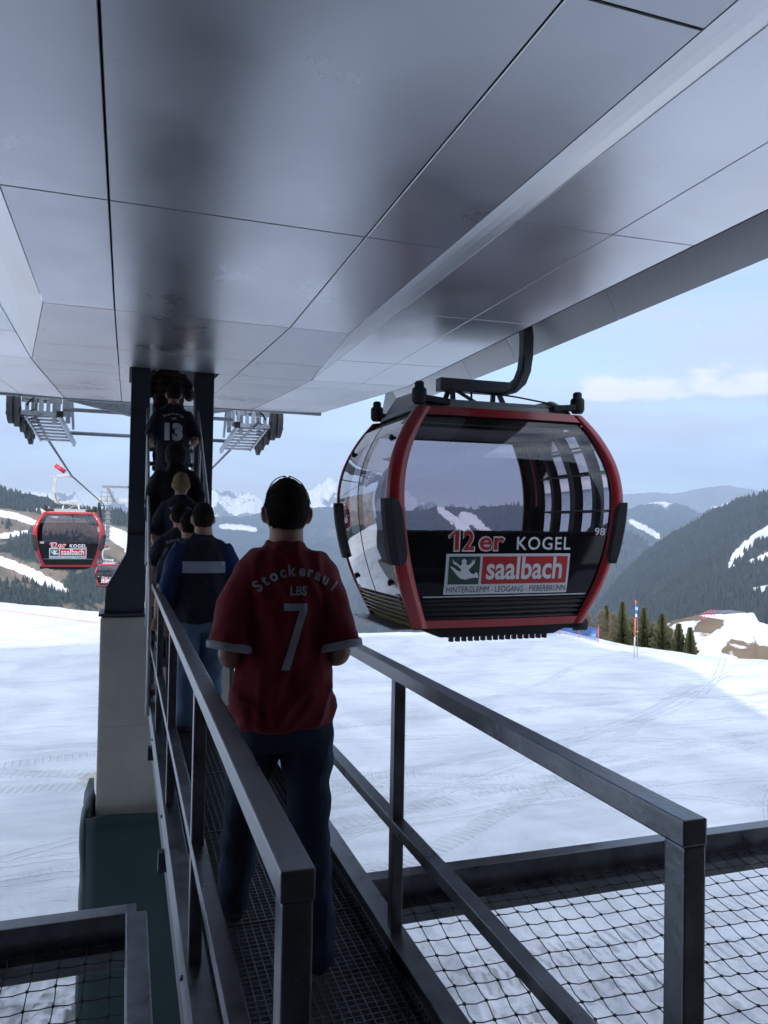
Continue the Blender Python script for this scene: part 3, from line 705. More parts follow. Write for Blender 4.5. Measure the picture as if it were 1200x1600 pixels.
for nm, c, w_, rz, sd in (('front_mat', (.0, -.62, .0), 1.70, 0, 1), ('side_mat', (-.83, .0, .08), 1.15, R_(90), 2), ('side_mat', (.84, .0, .0), 1.15, R_(90), 5)):
    q = MB(); V, Fq = soft_panel(c, w_, 2.63, .15, rz, sd); q.add(V, Fq, 0, True)
    q.build(nm, M['pad'], pd)
# ================================================================== WALKWAY
FL = -1.63
ww = thing('walkway', 'narrow raised walkway with dark steel grating leading to the stairs', 'walkway', (.63, 3.5, FL))
def W_(x, y, z): return (x-.63, y-3.5, z-FL)
XL, XR = .285, 1.0
g = MB()
for i in range(22):
    x = XL+.012+i*(XR-XL-.024)/21
    g.box(W_(x, 3.15, FL-.02), (.0035, 7.9, .04))
y = -.75
g2 = MB()
while y < 7.1:
    g.box(W_((XL+XR)/2, y, FL-.015), (XR-XL, .004, .03)); y += .03
for yy in (-.8, .2, 1.2, 2.2, 3.2, 4.2, 5.2, 6.2, 7.1):
    g.box(W_((XL+XR)/2, yy, FL-.018), (XR-XL, .006, .045))
M['grate'] = mat_basic('grating_steel', (.15, .16, .17), .45, .8, .3, 20)
g.build('grating', M['grate'], ww)
for nm, x in (('side_channel', .235), ('side_channel', 1.045)):
    s = -1 if x < .5 else 1
    q = MB()
    q.box(W_(x, 3.15, FL+.02), (.012, 7.9, .16), 0, None, .003)
    q.box(W_(x-s*.035, 3.15, FL+.098), (.082, 7.9, .010), 0, None, .003)
    q.box(W_(x-s*.035, 3.15, FL-.055), (.082, 7.9, .010), 0, None, .003)
    for yy in (1.2, 2.8, 4.4, 6.0): q.cyl(W_(x-.02*0+s*.004, yy+.05, FL+.02), W_(x+s*.016, yy+.05, FL+.02), .011, 8)
    q.build(nm, M['rail'], ww)
q = MB()
for yy in (.2, 2.2, 4.2, 6.2): q.bar(W_(.2, yy, FL-.12), W_(1.08, yy, FL-.12), .06, .1)
q.bar(W_(.3, -.8, FL-.24), W_(.3, 7.1, FL-.24), .1, .14); q.bar(W_(.98, -.8, FL-.24), W_(.98, 7.1, FL-.24), .1, .14)
q.build('under_beam', M['steel_dark'], ww)
def railing(x, label, y_end=7.6, inner=1):
    t = thing('railing', label, 'railing', (x, 1.2, FL), 0)
    b = .045
    ypos = [1.2, 2.8, 4.4, 6.0, 7.6]
    for i, yy in enumerate(ypos):
        q = MB(); h = 1.078
        q.box((0, yy-1.2, h/2-.08), (.05 if i == 0 else .045, b if i else .055, h+.16-.05), 0, None, .004)
        if i == 0:
            q.cyl((0, -.0285, .93), (0, -.026, .93), .006, 8)
        q.build('post', M['rail'], t)
    q = MB(); q.bar((0, -.0275, 1.078), (0, 6.45, 1.078), .056, .05, 0, (0, 0, 1), .004)
    q.build('handrail', M['rail'], t)
    q = MB()
    q.bar((inner*.002, .02, .50), (inner*.002, 6.45, .50), .05, .044, 0, (0, 0, 1), .003)
    q.build('mid_rail', M['rail'], t)
    return t
railing(.265, 'left steel railing of the walkway, its end post nearest the viewer')
railing(1.012, 'right steel railing of the walkway, beside the snow field and net')
# ------------------------------------------------------------------ stairs
st = thing('stairs', 'steep steel stairs rising between the column legs into the roof', 'stairs', (.5, 7.0, FL))
S0 = 7.05; RUN = .25; RISE = .2
nst = 13
for k in range(nst):
    q = MB(); yy = .1+k*RUN; zz = .2+k*RISE
    q.box((0, yy, zz-.015), (.52, .25, .03)); q.box((0, yy-.12, zz-.02), (.52, .008, .05))
    q.build('tread', M['galv'], st)
for s in (-1, 1):
    q = MB(); q.bar((s*.27, -.05, .05), (s*.27, .1+nst*RUN, .05+nst*RISE+.1), .012, .2); q.build('stringer', M['steel_dark'], st)
    q = MB(); q.tube([(s*.29, -.1, .0), (s*.29, -.1, .95), (s*.29, .0, 1.05), (s*.29, 3.0, 1.05+2.4)], .017, 10)
    for k in range(1, 5): q.cyl((s*.29, k*.7, .1+k*.56), (s*.29, k*.7, 1.0+k*.56), .014, 8)
    q.build('stair_rail', M['galv_light'], st)
# ================================================================== PLATFORM FRAMES AND NETS
def frame_r():
    t = thing('net_frame', 'heavy steel edge beam holding the net right of the walkway', 'beam', (1.1, 3.4, -1.6))
    q = MB()
    q.box((3.6, .0, -.06), (7.3, .085, .125), 0, None, .006); q.box((3.6, -.035, -.165), (7.3, .012, .11), 0, None, .002)
    q.box((3.6, -.075, -.118), (7.3, .07, .012), 0)
    q.build('edge_beam', M['rail'], t)
    q = MB()
    for i in range(46): q.tube([(.05+i*.15, -.06, -.105), (.08+i*.15, -.085, -.13), (.125+i*.15, -.09, -.125), (.16+i*.15, -.06, -.105)], .0035, 5)
    q.build('lacing', M['rubber'], t)
    return t
frame_r()
def frame_l():
    t = thing('net_frame', 'steel corner frame left of the walkway with net below', 'beam', (.08, 3.4, -1.6))
    q = MB()
    q.box((-3.3, .0, -.06), (6.6, .085, .125), 0, None, .006); q.box((-3.3, -.035, -.165), (6.6, .012, .11), 0, None, .002)
    q.box((-3.3, -.075, -.118), (6.6, .07, .012), 0); q.build('edge_beam', M['rail'], t)
    q = MB(); q.box((-.002, -2.35, -.055), (.085, 4.6, .13), 0, None, .006); q.build('side_beam', M['rail'], t)
    return t
frame_l()
def net(name, label, x0, x1, y0, y1, z, seed, cell=.092, sag=.16):
    mb = MB(); nx = int((x1-x0)/cell); ny = int((y1-y0)/cell)
    rs = random.Random(seed)
    P = {}
    for i in range(nx+1):
        for j in range(ny+1):
            u = i/nx; v = j/ny
            jx = rs.uniform(-.005, .005)+noise.noise(Vector((u*5, v*5, seed)))*.035; jy = rs.uniform(-.005, .005)+noise.noise(Vector((u*5, v*5, seed+9)))*.035
            e = min(1, 6*min(v, 1-v), 1); jx *= e; jy *= e
            P[i, j] = Vector((x0+(x1-x0)*u+jx+.05*v, y0+(y1-y0)*v+jy, z-sag*(4*v*(1-v))*(.6+.4*math.sin(u*math.pi))-.02*e*noise.noise(Vector((u*9, v*9, seed)))))
    r = .0022
    for i in range(nx+1):
        for j in range(ny+1):
            a = P[i, j]
            for (di, dj) in ((1, 0), (0, 1)):
                if (i+di, j+dj) in P:
                    b = P[i+di, j+dj]; mid = (a+b)/2+Vector((rs.uniform(-.003, .003), rs.uniform(-.003, .003), -.003-rs.random()*.004))
                    mb.tube([a, mid, b], r, 5, caps=False)
            mb.box(a, (.010, .010, .008))
    o = mb.build(name, M['netcord'], None, False)
    tag(o, label, 'net'); return o
M['netcord'] = mat_basic('dark_net_cord', (.035, .036, .04), .8, 0, .2, 30)
net('safety_net', 'dark knotted safety net stretched right of the walkway', 1.12, 5.6, .4, 3.33, -1.70, 3)
net('safety_net', 'dark knotted safety net in the corner frame left of the walkway', -3.0, .03, .9, 3.33, -1.70, 8)
# ================================================================== GONDOLAS
def glass_mat(name, tint, alpha_mix, rough=.02, refl=.9):
    m = bpy.data.materials.new(name); m.use_nodes = True; n = m.node_tree.nodes; l = m.node_tree.links; n.clear()
    o = n.new('ShaderNodeOutputMaterial'); tr = n.new('ShaderNodeBsdfTransparent'); tr.inputs['Color'].default_value = (*tint, 1)
    gl = n.new('ShaderNodeBsdfGlossy'); gl.inputs['Roughness'].default_value = rough; gl.inputs['Color'].default_value = (refl, refl, refl, 1)
    fr = n.new('ShaderNodeFresnel'); fr.inputs['IOR'].default_value = 1.5
    mul = n.new('ShaderNodeMath'); mul.operation = 'MULTIPLY_ADD'; mul.inputs[1].default_value = 1.15; mul.inputs[2].default_value = alpha_mix
    l.new(fr.outputs['Fac'], mul.inputs[0])
    t = n.new('ShaderNodeTexCoord'); nz = n.new('ShaderNodeTexNoise'); nz.inputs['Scale'].default_value = 1.3; nz.inputs['Detail'].default_value = 1
    l.new(t.outputs['Object'], nz.inputs['Vector'])
    bp = n.new('ShaderNodeBump'); bp.inputs['Strength'].default_value = .12; bp.inputs['Distance'].default_value = .02; l.new(nz.outputs['Fac'], bp.inputs['Height']); l.new(bp.outputs['Normal'], gl.inputs['Normal'])
    mx_ = n.new('ShaderNodeMixShader'); l.new(mul.outputs[0], mx_.inputs['Fac']); l.new(tr.outputs[0], mx_.inputs[1]); l.new(gl.outputs[0], mx_.inputs[2]); l.new(mx_.outputs[0], o.inputs['Surface'])
    return m
M['glass'] = glass_mat('tinted_cabin_glass', (.66, .64, .69), .015)
M['glass_side'] = glass_mat('dark_reflective_door_glass', (.55, .54, .58), .22)
M['panel_black'] = mat_basic('gloss_black_panel', (.006, .007, .009), .06, 0, .1, 2, spec=.28, rvar=.02)
M['interior'] = mat_basic('dark_interior', (.022, .024, .03), .6, 0, .2, 6)
M['seat'] = mat_basic('dark_seat_fabric', (.03, .032, .038), .8, 0, .2, 20)
GH = 2.07
_zt = np.array([0, .08, .2, .35, .5, .62, .75, .86, .94, 1.0])*GH
_ax = np.array([.90, .975, 1.08, 1.17, 1.22, 1.235, 1.19, 1.09, .99, .885])
_by = np.array([.66, .72, .79, .84, .865, .87, .845, .79, .735, .67])
def aX(z): return float(np.interp(z, _zs, _axs))
def bY(z): return float(np.interp(z, _zs, _bys))
# smooth the profile once
_zs = np.linspace(0, GH, 60)
def _sm(v):
    y = np.interp(_zs, _zt, v)
    for _ in range(14): y[1:-1] = (y[:-2]+2*y[1:-1]+y[2:])/4
    return y
_axs = _sm(_ax); _bys = _sm(_by)
def Ffront(x, z, s=-1, off=0.):
    u = x/aX(z); return Vector((x, s*(bY(z)+.035*(1-u*u)+off), z))
def Fside(y, z, s=-1, off=0.):
    u = y/bY(z); return Vector((s*(aX(z)+.03*(1-u*u)+off), y, z))
def surf_strip(mb, fn, uv_rows, mi=0, thick=0.):
    """uv_rows: rows of (u,v) pairs; fn(u,v)->Vector ; optional second skin behind"""
    n = len(uv_rows); m = len(uv_rows[0]); V = [fn(*p) for r in uv_rows for p in r]
    mb.add(V, [(i*m+j, i*m+j+1, (i+1)*m+j+1, (i+1)*m+j) for i in range(n-1) for j in range(m-1)], mi, True)
def rows(z0, z1, u0, u1, nz_=14, nu=10, half=aX, mg=(0, 0)):
    """u0,u1 as fractions of the half width at that height (plus metric margins)"""
    out_ = []
    for i in range(nz_+1):
        z = z0+(z1-z0)*i/nz_; h = half(z); a, b = u0*h+mg[0], u1*h+mg[1]
        out_.append([(a+(b-a)*j/nu, z) for j in range(nu+1)])
    return out_
def text_obj(txt, size=1., weight=0., sx=1., align='LEFT', space=1.):
    cu = bpy.data.curves.new('lettering', 'FONT'); cu.body = txt; cu.size = size; cu.offset = weight; cu.align_x = align; cu.resolution_u = 3; cu.space_character = space
    ob = bpy.data.objects.new('lettering', cu); COL.objects.link(ob)
    dg = bpy.context.evaluated_depsgraph_get(); me = bpy.data.meshes.new_from_object(ob.evaluated_get(dg))
    bpy.data.objects.remove(ob); bpy.data.curves.remove(cu)
    V = [Vector((v.co.x*sx, v.co.y, 0)) for v in me.vertices]; P = [tuple(p.vertices) for p in me.polygons]; bpy.data.meshes.remove(me)
    return V, P
def fit_text(txt, x0, x1, z0, z1, weight=0.0, fn=None, space=1.):
    """text stretched into a rectangle; returns mapped verts + faces"""
    V, P = text_obj(txt, 1., weight, 1., 'LEFT', space)
    ax0 = min(v.x for v in V); ax1 = max(v.x for v in V); ay0 = min(v.y for v in V); ay1 = max(v.y for v in V)
    V2 = [((v.x-ax0)/(ax1-ax0)*(x1-x0)+x0, (v.y-ay0)/(ay1-ay0)*(z1-z0)+z0) for v in V]
    return [fn(*p) for p in V2], P
def poly_on(fn, pts, sub=None):
    return [fn(*p) for p in pts], [tuple(range(len(pts)))]
def rect_on(mb, fn, x0, x1, z0, z1, mi=0, n=8):
    rw = [[(x0+(x1-x0)*j/n, z0+(z1-z0)*i/n) for j in range(n+1)] for i in range(n+1)]
    surf_strip(mb, fn, rw, mi)
TRI7 = [(0, 5, 6), (0, 1, 5), (1, 2, 5), (2, 3, 5), (3, 4, 5)]
def make_gondola(name, label, number, arm_side, simple=False):
    t = thing(name, label, 'gondola', group='red framed cable cars of the lift')
    # --- red frame hoops at both ends
    for s in (-1, 1):
        q = MB()
        wj = lambda z: .12+.015*math.sin(z/GH*math.pi)
        for sx in (-1, 1):
            V = []; nzz = 36
            for i in range(nzz+1):
                z = GH*i/nzz; a = aX(z); b = bY(z); wd = wj(z)
                # cross-section of the hoop: front inner, front edge, corner, side edge
                pf = Ffront(sx*(a-wd), z, s, .004); 
                V += [pf, Ffront(sx*(a-wd), z, s, .030), Ffront(sx*(a-.05), z, s, .034), Vector((sx*(a-.008), s*(b+.022), z)), Vector((sx*(a+.018), s*(b-.012), z)), Vector((sx*(a+.012), s*(b-.055), z)), Vector((sx*(a-.03), s*(b-.055), z))]
            k = 7
            q.add(V, [(i*k+j, i*k+j+1, (i+1)*k+j+1, (i+1)*k+j) for i in range(nzz) for j in range(k-1)], 0, True)
        for z0, z1 in ((.0, .075), (GH-.075, GH+.005)):
            rw = rows(z0, z1, -1, 1, 3, 24, aX, (.03, -.03))
            surf_strip(q, lambda x, z: Ffront(x, z, s, .028), rw)
            for zz in (z0, z1):
                surf_strip(q, lambda x, o_: Ffront(x, zz, s, o_), [[(aX(zz)*(-1+2*j/24)*.98, oo) for j in range(25)] for oo in (-.06, .028)])
        o = q.build('red_frame', M['red'], t)
        fr_ = o
        # front glazing + black lower panel + louvre
        q = MB(); surf_strip(q, lambda x, z: Ffront(x, z, s, 0.), rows(.865, GH-.07, -1, 1, 16, 14, aX, (.12, -.12)))
        q.build('end_window', M['glass'], t)
        q = MB(); surf_strip(q, lambda x, z: Ffront(x, z, s, .004), rows(.30, .868, -1, 1, 12, 14, aX, (.12, -.12)))
        surf_strip(q, lambda x, z: Ffront(x, z, s, -.03), rows(.30, .868, -1, 1, 12, 14, aX, (.12, -.12)))
        q.build('end_panel', M['panel_black'], t)
        q = MB()
        rw = []
        for i in range(0, 27):
            z = .07+(.30-.07)*i/26; rw.append([(aX(z)*(-1+2*j/14)*.9, z) for j in range(15)])
        kk = [0]
        def lv(x, z): return Ffront(x, z, s, -.012+.014*math.sin((z-.07)/.23*math.pi*2*5))
        surf_strip(q, lv, rw); q.build('louvre', M['black'], t)
        q = MB(); surf_strip(q, lambda x, z: Ffront(x, z, s, .012), rows(.293, .307, -1, 1, 1, 14, aX, (.17, -.17))); q.build('trim_strip', M['galv_light'], t)
    # --- sides: door glass, dark mullions, ski racks
    for s in (-1, 1):
        q = MB(); surf_strip(q, lambda y, z: Fside(y, z, s, 0.), rows(.30, GH-.12, -1, 1, 22, 10, bY, (.05, -.05))); q.build('side_window', M['glass_side'] if s < 0 else M['glass'], t)
        q = MB()
        def mull(y0, y1, z0, z1, off=.006):
            nn = 16
            ro = [[(y0, z0+(z1-z0)*i/nn), (y1, z0+(z1-z0)*i/nn)] for i in range(nn+1)]
            surf_strip(q, lambda y, z: Fside(y, z, s, off), ro); surf_strip(q, lambda y, z: Fside(y, z, s, -.05), ro)
            for yy in (y0, y1): surf_strip(q, lambda o_, z: Fside(yy, z, s, o_), [[(-.05, r[0][1]), (off, r[0][1])] for r in ro])
        if s > 0:
            for yc, wd in ((-.02, .035), (-.42, .035), (.40, .03), (.02, .03)): mull(yc-wd, yc+wd, .3, GH-.12)
            for zz in (1.12, 1.50, 1.74): mull(-.6, .6, zz, zz+.018, .002)
        else:
            mull(-.004, .004, .3, GH-.12, .004)
        mull(-.68, .68, GH-.16, GH-.11); mull(-.66, .66, .28, .32)
        q.build('door_frame', M['black'], t)
        q = MB()
        for k in range(6):
            z = .05+k*.042
            V = [Fside(y, z_, s, of) for (z_, of) in ((z, .012), (z+.013, .014), (z+.013, -.02), (z, -.02)) for y in (-.64, -.2, .2, .64)]
            q.add(V, [(a*4+j, a*4+j+1, ((a+1) % 4)*4+j+1, ((a+1) % 4)*4+j) for a in range(4) for j in range(3)], 0, False)
        q.build('ski_rack', M['galv'], t)
        q = MB(); surf_strip(q, lambda y, z: Fside(y, z, s, -.025), rows(.0, .30, -.97, .97, 4, 6, bY)); q.build('rack_back', M['rack_gold'], t)
        for yy, zz in ((-.58, 1.78), (-.55, .42), (.55, .42), (.58, 1.72)):
            q = MB(); p = Fside(yy, zz, s, .02); q.tube([p+Vector((-s*.02, 0, 0)), p+Vector((s*.005, 0, 0)), p+Vector((s*.012, 0, 0))], [.03, .03, .015], 10)
            q.build('door_hinge', M['black'], t)
    # --- corner bumpers: long octagonal pads at mid height
    for sx in (-1, 1):
        for s in (-1, 1):
            q = MB(); V = []; prof_ = [(.60, .45), (.64, .8), (.70, 1.), (.80, 1.05), (.98, 1.05), (1.09, 1.), (1.16, .8), (1.20, .42)]
            for z, k in prof_:
                a, b = aX(z), bY(z)
                w1 = .115*k; 
                V += [Vector((sx*(a-w1*1.05), s*(b+.03), z)), Vector((sx*(a-w1*.8), s*(b+.075), z)), Vector((sx*(a-.005), s*(b+.085), z)), Vector((sx*(a+.05), s*(b+.02), z)), Vector((sx*(a+.055), s*(b-.07), z)), Vector((sx*(a+.01), s*(b-.15*k), z)), Vector((sx*(a-.05), s*(b-.05), z))]
            k7 = 7; n_ = len(prof_)
            q.add(V, [(i*k7+j, i*k7+(j+1) % k7, (i+1)*k7+(j+1) % k7, (i+1)*k7+j) for i in range(n_-1) for j in range(k7)]+[tuple(range(k7)), tuple(range((n_-1)*k7, n_*k7))], 0, False)
            o = q.build('bumper', M['rubber'], t)
    # --- roof
    q = MB()
    at, bt = aX(GH), bY(GH)
    lv_ = [(GH-.01, 1.0), (GH+.03, .985), (GH+.06, .93), (GH+.065, .5), (GH+.065, .0)]
    V = []
    for z, k in lv_:
        for j in range(28):
            a = 2*math.pi*j/28; c, s_ = math.cos(a), math.sin(a); pw = .28
            V.append(Vector((at*k*math.copysign(abs(c)**pw, c), bt*k*math.copysign(abs(s_)**pw, s_), z)))
    q.add(V, [(i*28+j, i*28+(j+1) % 28, (i+1)*28+(j+1) % 28, (i+1)*28+j) for i in range(4) for j in range(28)], 0, True)
    q.build('roof', M['grey_roof'], t)
    q = MB(); q.box((0, 0, GH+.09), (1.15, 1.0, .06), 0, None, .01)
    for sx in (-1, 1):     # side fairings rising from the ends of the roof
        Pn = [(-bt*.95, GH+.02), (-bt*.8, GH+.10), (-bt*.45, GH+.20), (bt*.3, GH+.22), (bt*.75, GH+.12), (bt*.95, GH+.02)]
        q.prism(Pn, 'x', sx*(at-.12)-.02, sx*(at-.12)+.02)
    q.build('roof_plate', M['grey_roof'], t)
    for sx in (-1, 1):
        for s in (-1, 1):
            q = MB(); c = Vector((sx*(at-.03), s*(bt-.03), GH+.03))
            q.tube([c, c+Vector((0, 0, .03)), c+Vector((0, 0, .13)), c+Vector((0, 0, .15)), c+Vector((0, 0, .155)), c+Vector((0, 0, .2)), c+Vector((0, 0, .215))], [.05, .07, .07, .06, .045, .045, .03], 14)
            q.bar(c+Vector((0, 0, .06)), c+Vector((-sx*.3, 0, .03)), .1, .06, 0, (0, 0, 1), .01)
            q.build('roof_bumper', M['rubber'], t)
    # --- hanger
    a_ = arm_side
    q = MB(); q.box((a_*.0, 0, 2.425), (.80, .13, .13), 0, None, .005)
    for sx in (-.27, .27):
        for sy in (-.17, .17): q.bar((sx*1.12, sy, GH+.09), (sx*.95, sy*.25, 2.40), .05, .03, 0, (0, 1, 0), .003)
    q.bar((-.22*a_, -.02, 2.38), (.12*a_, -.06, GH+.12), .03, .03)
    q.cyl((a_*-.02, 0, 2.38), (a_*-.02, 0, 2.28), .012, 8)
    q.build('hanger_bar', M['arm'], t)
    q = MB()
    pts = [(.38, 2.425), (.46, 2.44), (.55, 2.52), (.60, 2.64), (.625, 2.80), (.63, 3.0), (.60, 3.25), (.56, 3.42)]
    V = []
    for i, (x, z) in enumerate(pts):
        x0, z0 = pts[max(i-1, 0)]; x1, z1 = pts[min(i+1, len(pts)-1)]
        d = Vector((x1-x0, 0, z1-z0)).normalized(); nrm = Vector((-d.z, 0, d.x)); c = Vector((x, 0, z))
        for (u, v) in ((-.060, -.05), (-.060, .05), (.060, .05), (.060, -.05)):
            p = c+nrm*u+Vector((0, v, 0)); V.append(Vector((a_*p.x, p.y, p.z)))
    n_ = len(pts)
    q.add(V, [(i*4+j, i*4+(j+1) % 4, (i+1)*4+(j+1) % 4, (i+1)*4+j) for i in range(n_-1) for j in range(4)]+[(0, 1, 2, 3), tuple((n_-1)*4+j for j in range(4))], 0, False)
    o = q.build('hanger_arm', M['arm'], t); smooth_by_angle(o.data, 40)
    q = MB(); q.bar((a_*.56, 0, 3.44), (a_*.05, 0, 3.50), .12, .1, 0, (0, 0, 1), .01); q.cyl((a_*.1, -.22, 3.5), (a_*.1, .22, 3.5), .06, 12); q.cyl((a_*.75, 0, 3.40), (a_*.5, 0, 3.42), .025, 8)
    q.box((a_*.05, 0, 3.5), (.1, .34, .13), 0, None, .01); q.build('grip', M['galv_light'], t)
    q = MB(); q.cyl((a_*.25, -.06, 3.62), (a_*.60, -.06, 3.86), .085, 14); q.build('grip_spring', M['spring_red'], t)
    q = MB(); q.tube([(a_*.57, -.06, 2.78), (a_*.56, -.07, 2.62), (a_*.46, -.08, 2.42), (a_*.3, -.08, 2.36), (a_*.1, -.07, 2.36), (-a_*.05, -.05, 2.37)], .010, 8)
    q.tube([(a_*.1, -.07, 2.36), (a_*.45, -.1, 2.33), (a_*.7, -.3, 2.25), (a_*.82, -.45, 2.14)], .009, 8); q.build('cable_loop', M['rubber'], t)
    # --- underside
    q = MB(); q.prism([(-.86, 0.), (.86, 0.), (.60, -.10), (-.62, -.10)], 'y', -.62, .62); q.box((0, 0, -.006), (1.8, 1.3, .02)); q.build('underframe', M['black'], t)
    for yy in (-.60, .60):
        q = MB()
        for i in range(16): q.box((-.50+i*.067, yy, -.122), (.034, .05, .045), 0)
        q.box((0, yy, -.098), (1.1, .06, .008)); q.build('comb_guide', M['rubber'], t)
    q = MB(); q.tube([(.62*a_, -.5, -.03), (.86*a_, -.55, -.03), (.87*a_, -.55, -.03), (1.0*a_, -.57, -.03)], [.035, .04, .065, .065], 14); q.build('guide_roller', M['rubber'], t)
    q = MB(); q.box((-a_*(aX(0)+.02), .05, -.01), (.34, 1.3, .015), 0, None, .004); q.build('door_sill', M['galv'], t)
    # --- interior
    q = MB()
    V, nn = [], 24
    for z, k in ((.12, .93), (.10, .93)): pass
    q.box((0, 0, .12), (1.85, 1.3, .03))
    surf_strip(q, lambda x, z: Vector((x, 0, z)), [[(-.01, .0), (.01, .0)], [(-.01, .01), (.01, .01)]])
    q.build('floor', M['interior'], t)
    q = MB(); q.box((0, 0, GH-.06), (2*aX(GH-.06)-.1, 2*bY(GH-.06)-.06, .03)); q.box((.0, -.0, GH-.12), (1.6, 1.0, .08), 0, None, .03)
    for s in (-1, 1): q.bar((-.85, s*.69, GH-.11), (.85, s*.69, GH-.11), .05, .08)
    q.build('ceiling_lining', M['interior'], t)
    for s in (-1, 1):
        q = MB()
        for k in range(5):
            xx = -.84+k*.42
            q.box((xx, s*.62, .68), (.395, .10, .46), 0, Matrix.Rotation(s*R_(-8), 3, 'X'), .03); q.box((xx, s*.43, .44), (.395, .40, .07), 0, None, .03)
        q.build('bench', M['seat'], t)
        for sx in (-1, 1):
            q = MB()
            for z0, z1 in zip(np.linspace(.1, GH-.1, 12)[:-1], np.linspace(.1, GH-.1, 12)[1:]):
                q.bar((sx*(aX(z0)-.06), s*(bY(z0)-.06), z0), (sx*(aX(z1)-.06), s*(bY(z1)-.06), z1), .06, .05, 0, (0, 1, 0))
            q.build('inner_pillar', M['interior'], t)
    # --- decals on the end panel facing along the line
    s = -1
    fn = lambda of: (lambda x, z: Ffront(x, z, s, of))
    q = MB(); V, P = fit_text('KOGEL', .045, .63, .735, .86, .012, fn(.008), 1.12); q.add(V, P)
    q.build('lettering_kogel', M['white'], t)
    q = MB(); q.add([fn(.007)(*p_) for p_ in [(-.66, .865), (-.585, .925), (-.535, .925), (-.535, .72), (-.60, .72), (-.60, .872), (-.645, .838)]], TRI7); V, P = fit_text('2', -.515, -.385, .72, .925, .045, fn(.007)); q.add(V, P); V, P = fit_text('er', -.355, -.075, .72, .865, .05, fn(.007), 1.05); q.add(V, P); q.build('lettering_outline', M['white'], t)
    q = MB(); q.add([fn(.010)(*p_) for p_ in [(-.647, .862), (-.582, .912), (-.548, .912), (-.548, .733), (-.587, .733), (-.587, .885), (-.637, .848)]], TRI7); V, P = fit_text('2', -.503, -.397, .733, .912, .018, fn(.010)); q.add(V, P); V, P = fit_text('er', -.34, -.09, .733, .852, .02, fn(.010), 1.05); q.add(V, P); q.build('lettering_red', M['decal_red'], t)
    sg = MB(); rect_on(sg, fn(.0075), -.665, .635, .30+.02, .70); sgo = sg.build('sign_board', M['sign_white'], t)
    q = MB(); rect_on(q, fn(.0095), -.635, -.325, .415, .675); q.build('green_field', M['decal_green'], t)
    q = MB(); rect_on(q, fn(.0095), -.30, .61, .415, .675); q.build('red_field', M['decal_red'], t)
    q = MB()
    V, P = fit_text('saalbach', -.255, .555, .455, .672, .022, fn(.0115), 1.0); q.add(V, P)
    q.build('lettering_saalbach', M['white'], t)
    q = MB(); V, P = fit_text('HINTERGLEMM - LEOGANG - FIEBERBRUNN', -.64, .615, .338, .395, -.002, fn(.0095)); q.add(V, P); q.build('lettering_towns', M['ink'], t)
    # leaping figure emblem
    q = MB(); em = [(.10, .92), (.16, .82), (.22, .80), (.36, .66), (.42, .74), (.40, .86), (.48, .93), (.56, .86), (.54, .74), (.62, .68), (.74, .80), (.72, .92), (.77, .82), (.84, .93), (.82, .76), (.70, .60), (.64, .52), (.70, .42), (.82, .36), (.88, .44), (.95, .40), (.97, .22), (.88, .24), (.72, .22), (.55, .17), (.38, .22), (.24, .38), (.15, .50), (.08, .58), (.04, .66), (.14, .62), (.28, .50), (.38, .46), (.40, .54), (.26, .68), (.14, .74)]
    pts2 = [(-.635+.31*x, .415+.26*y) for x, y in em]
    from mathutils.geometry import tessellate_polygon
    tri = tessellate_polygon([[Vector((x, y, 0)) for x, y in pts2]])
    q.add([fn(.0115)(x, y) for x, y in pts2], [tuple(tr) for tr in tri]); q.build('emblem', M['white'], t)
    q = MB(); V, P = fit_text(number, .90 if not simple else -.98, 1.02 if not simple else -.86, .875, .95, .012, fn(.012)); q.add(V, P); q.build('number', M['white'], t)
    nest(t, {'green_field': 'sign_board', 'red_field': 'sign_board', 'lettering_saalbach': 'sign_board', 'lettering_towns': 'sign_board', 'emblem': 'sign_board',
             'grip_spring': 'grip', 'cable_loop': 'hanger_bar', 'roof_plate': 'roof', 'roof_bumper': 'roof', 'door_hinge': 'side_window', 'door_frame': 'side_window',
             'trim_strip': 'end_panel', 'number': 'end_panel', 'lettering_kogel': 'end_panel', 'comb_guide': 'underframe', 'guide_roller': 'underframe'})
    return t
M['arm'] = mat_basic('hanger_steel', (.09, .095, .10), .45, .6, .2, 8)
M['spring_red'] = mat_basic('red_spring_housing', (.55, .03, .04), .4, 0, .1, 4)
M['sign_white'] = mat_basic('white_sign_board', (.74, .75, .76), .4, 0, .04, 3)
M['rack_gold'] = mat_basic('bright_rack_panel', (.70, .45, .13), .45, .0, .5, 7, stretch=(1, .4, 14))
M['arm_sunlit'] = mat_basic('sunlit_hanger_steel', (.52, .53, .53), .4, .5, .15, 6)  # hanger steel again, with sunlight put into the colour for the distant cabins
near = make_gondola('gondola', 'large red framed gondola number 98 hanging under the station roof edge', '98', 1)
near.location = (3.46, 7.35, -.907); near.rotation_euler = (0, R_(-.6), 0)
_sv = M['arm']; M['arm'] = M['arm_sunlit']
far1 = make_gondola('gondola', 'sunlit red gondola number 103 hanging on the rope at far left', '103', -1, True)
M['arm'] = _sv
far1.location = (-2.02, 32.0, -1.62)
def copy_thing(o, loc, label):
    c = o.copy(); COL.objects.link(c); c.location = loc; c['label'] = label
    for ch in [x for x in COL.objects if x.parent == o]:
        d = ch.copy(); COL.objects.link(d); d.parent = c
        for g_ in [x for x in COL.objects if x.parent == ch]:
            e_ = g_.copy(); COL.objects.link(e_); e_.parent = d
    return c
v = ray(170, 913); k = 78.0/v.y
copy_thing(far1, (v.x*k, 78.0, v.z*k-.1), 'small distant red gondola half hidden by the dark column foot')
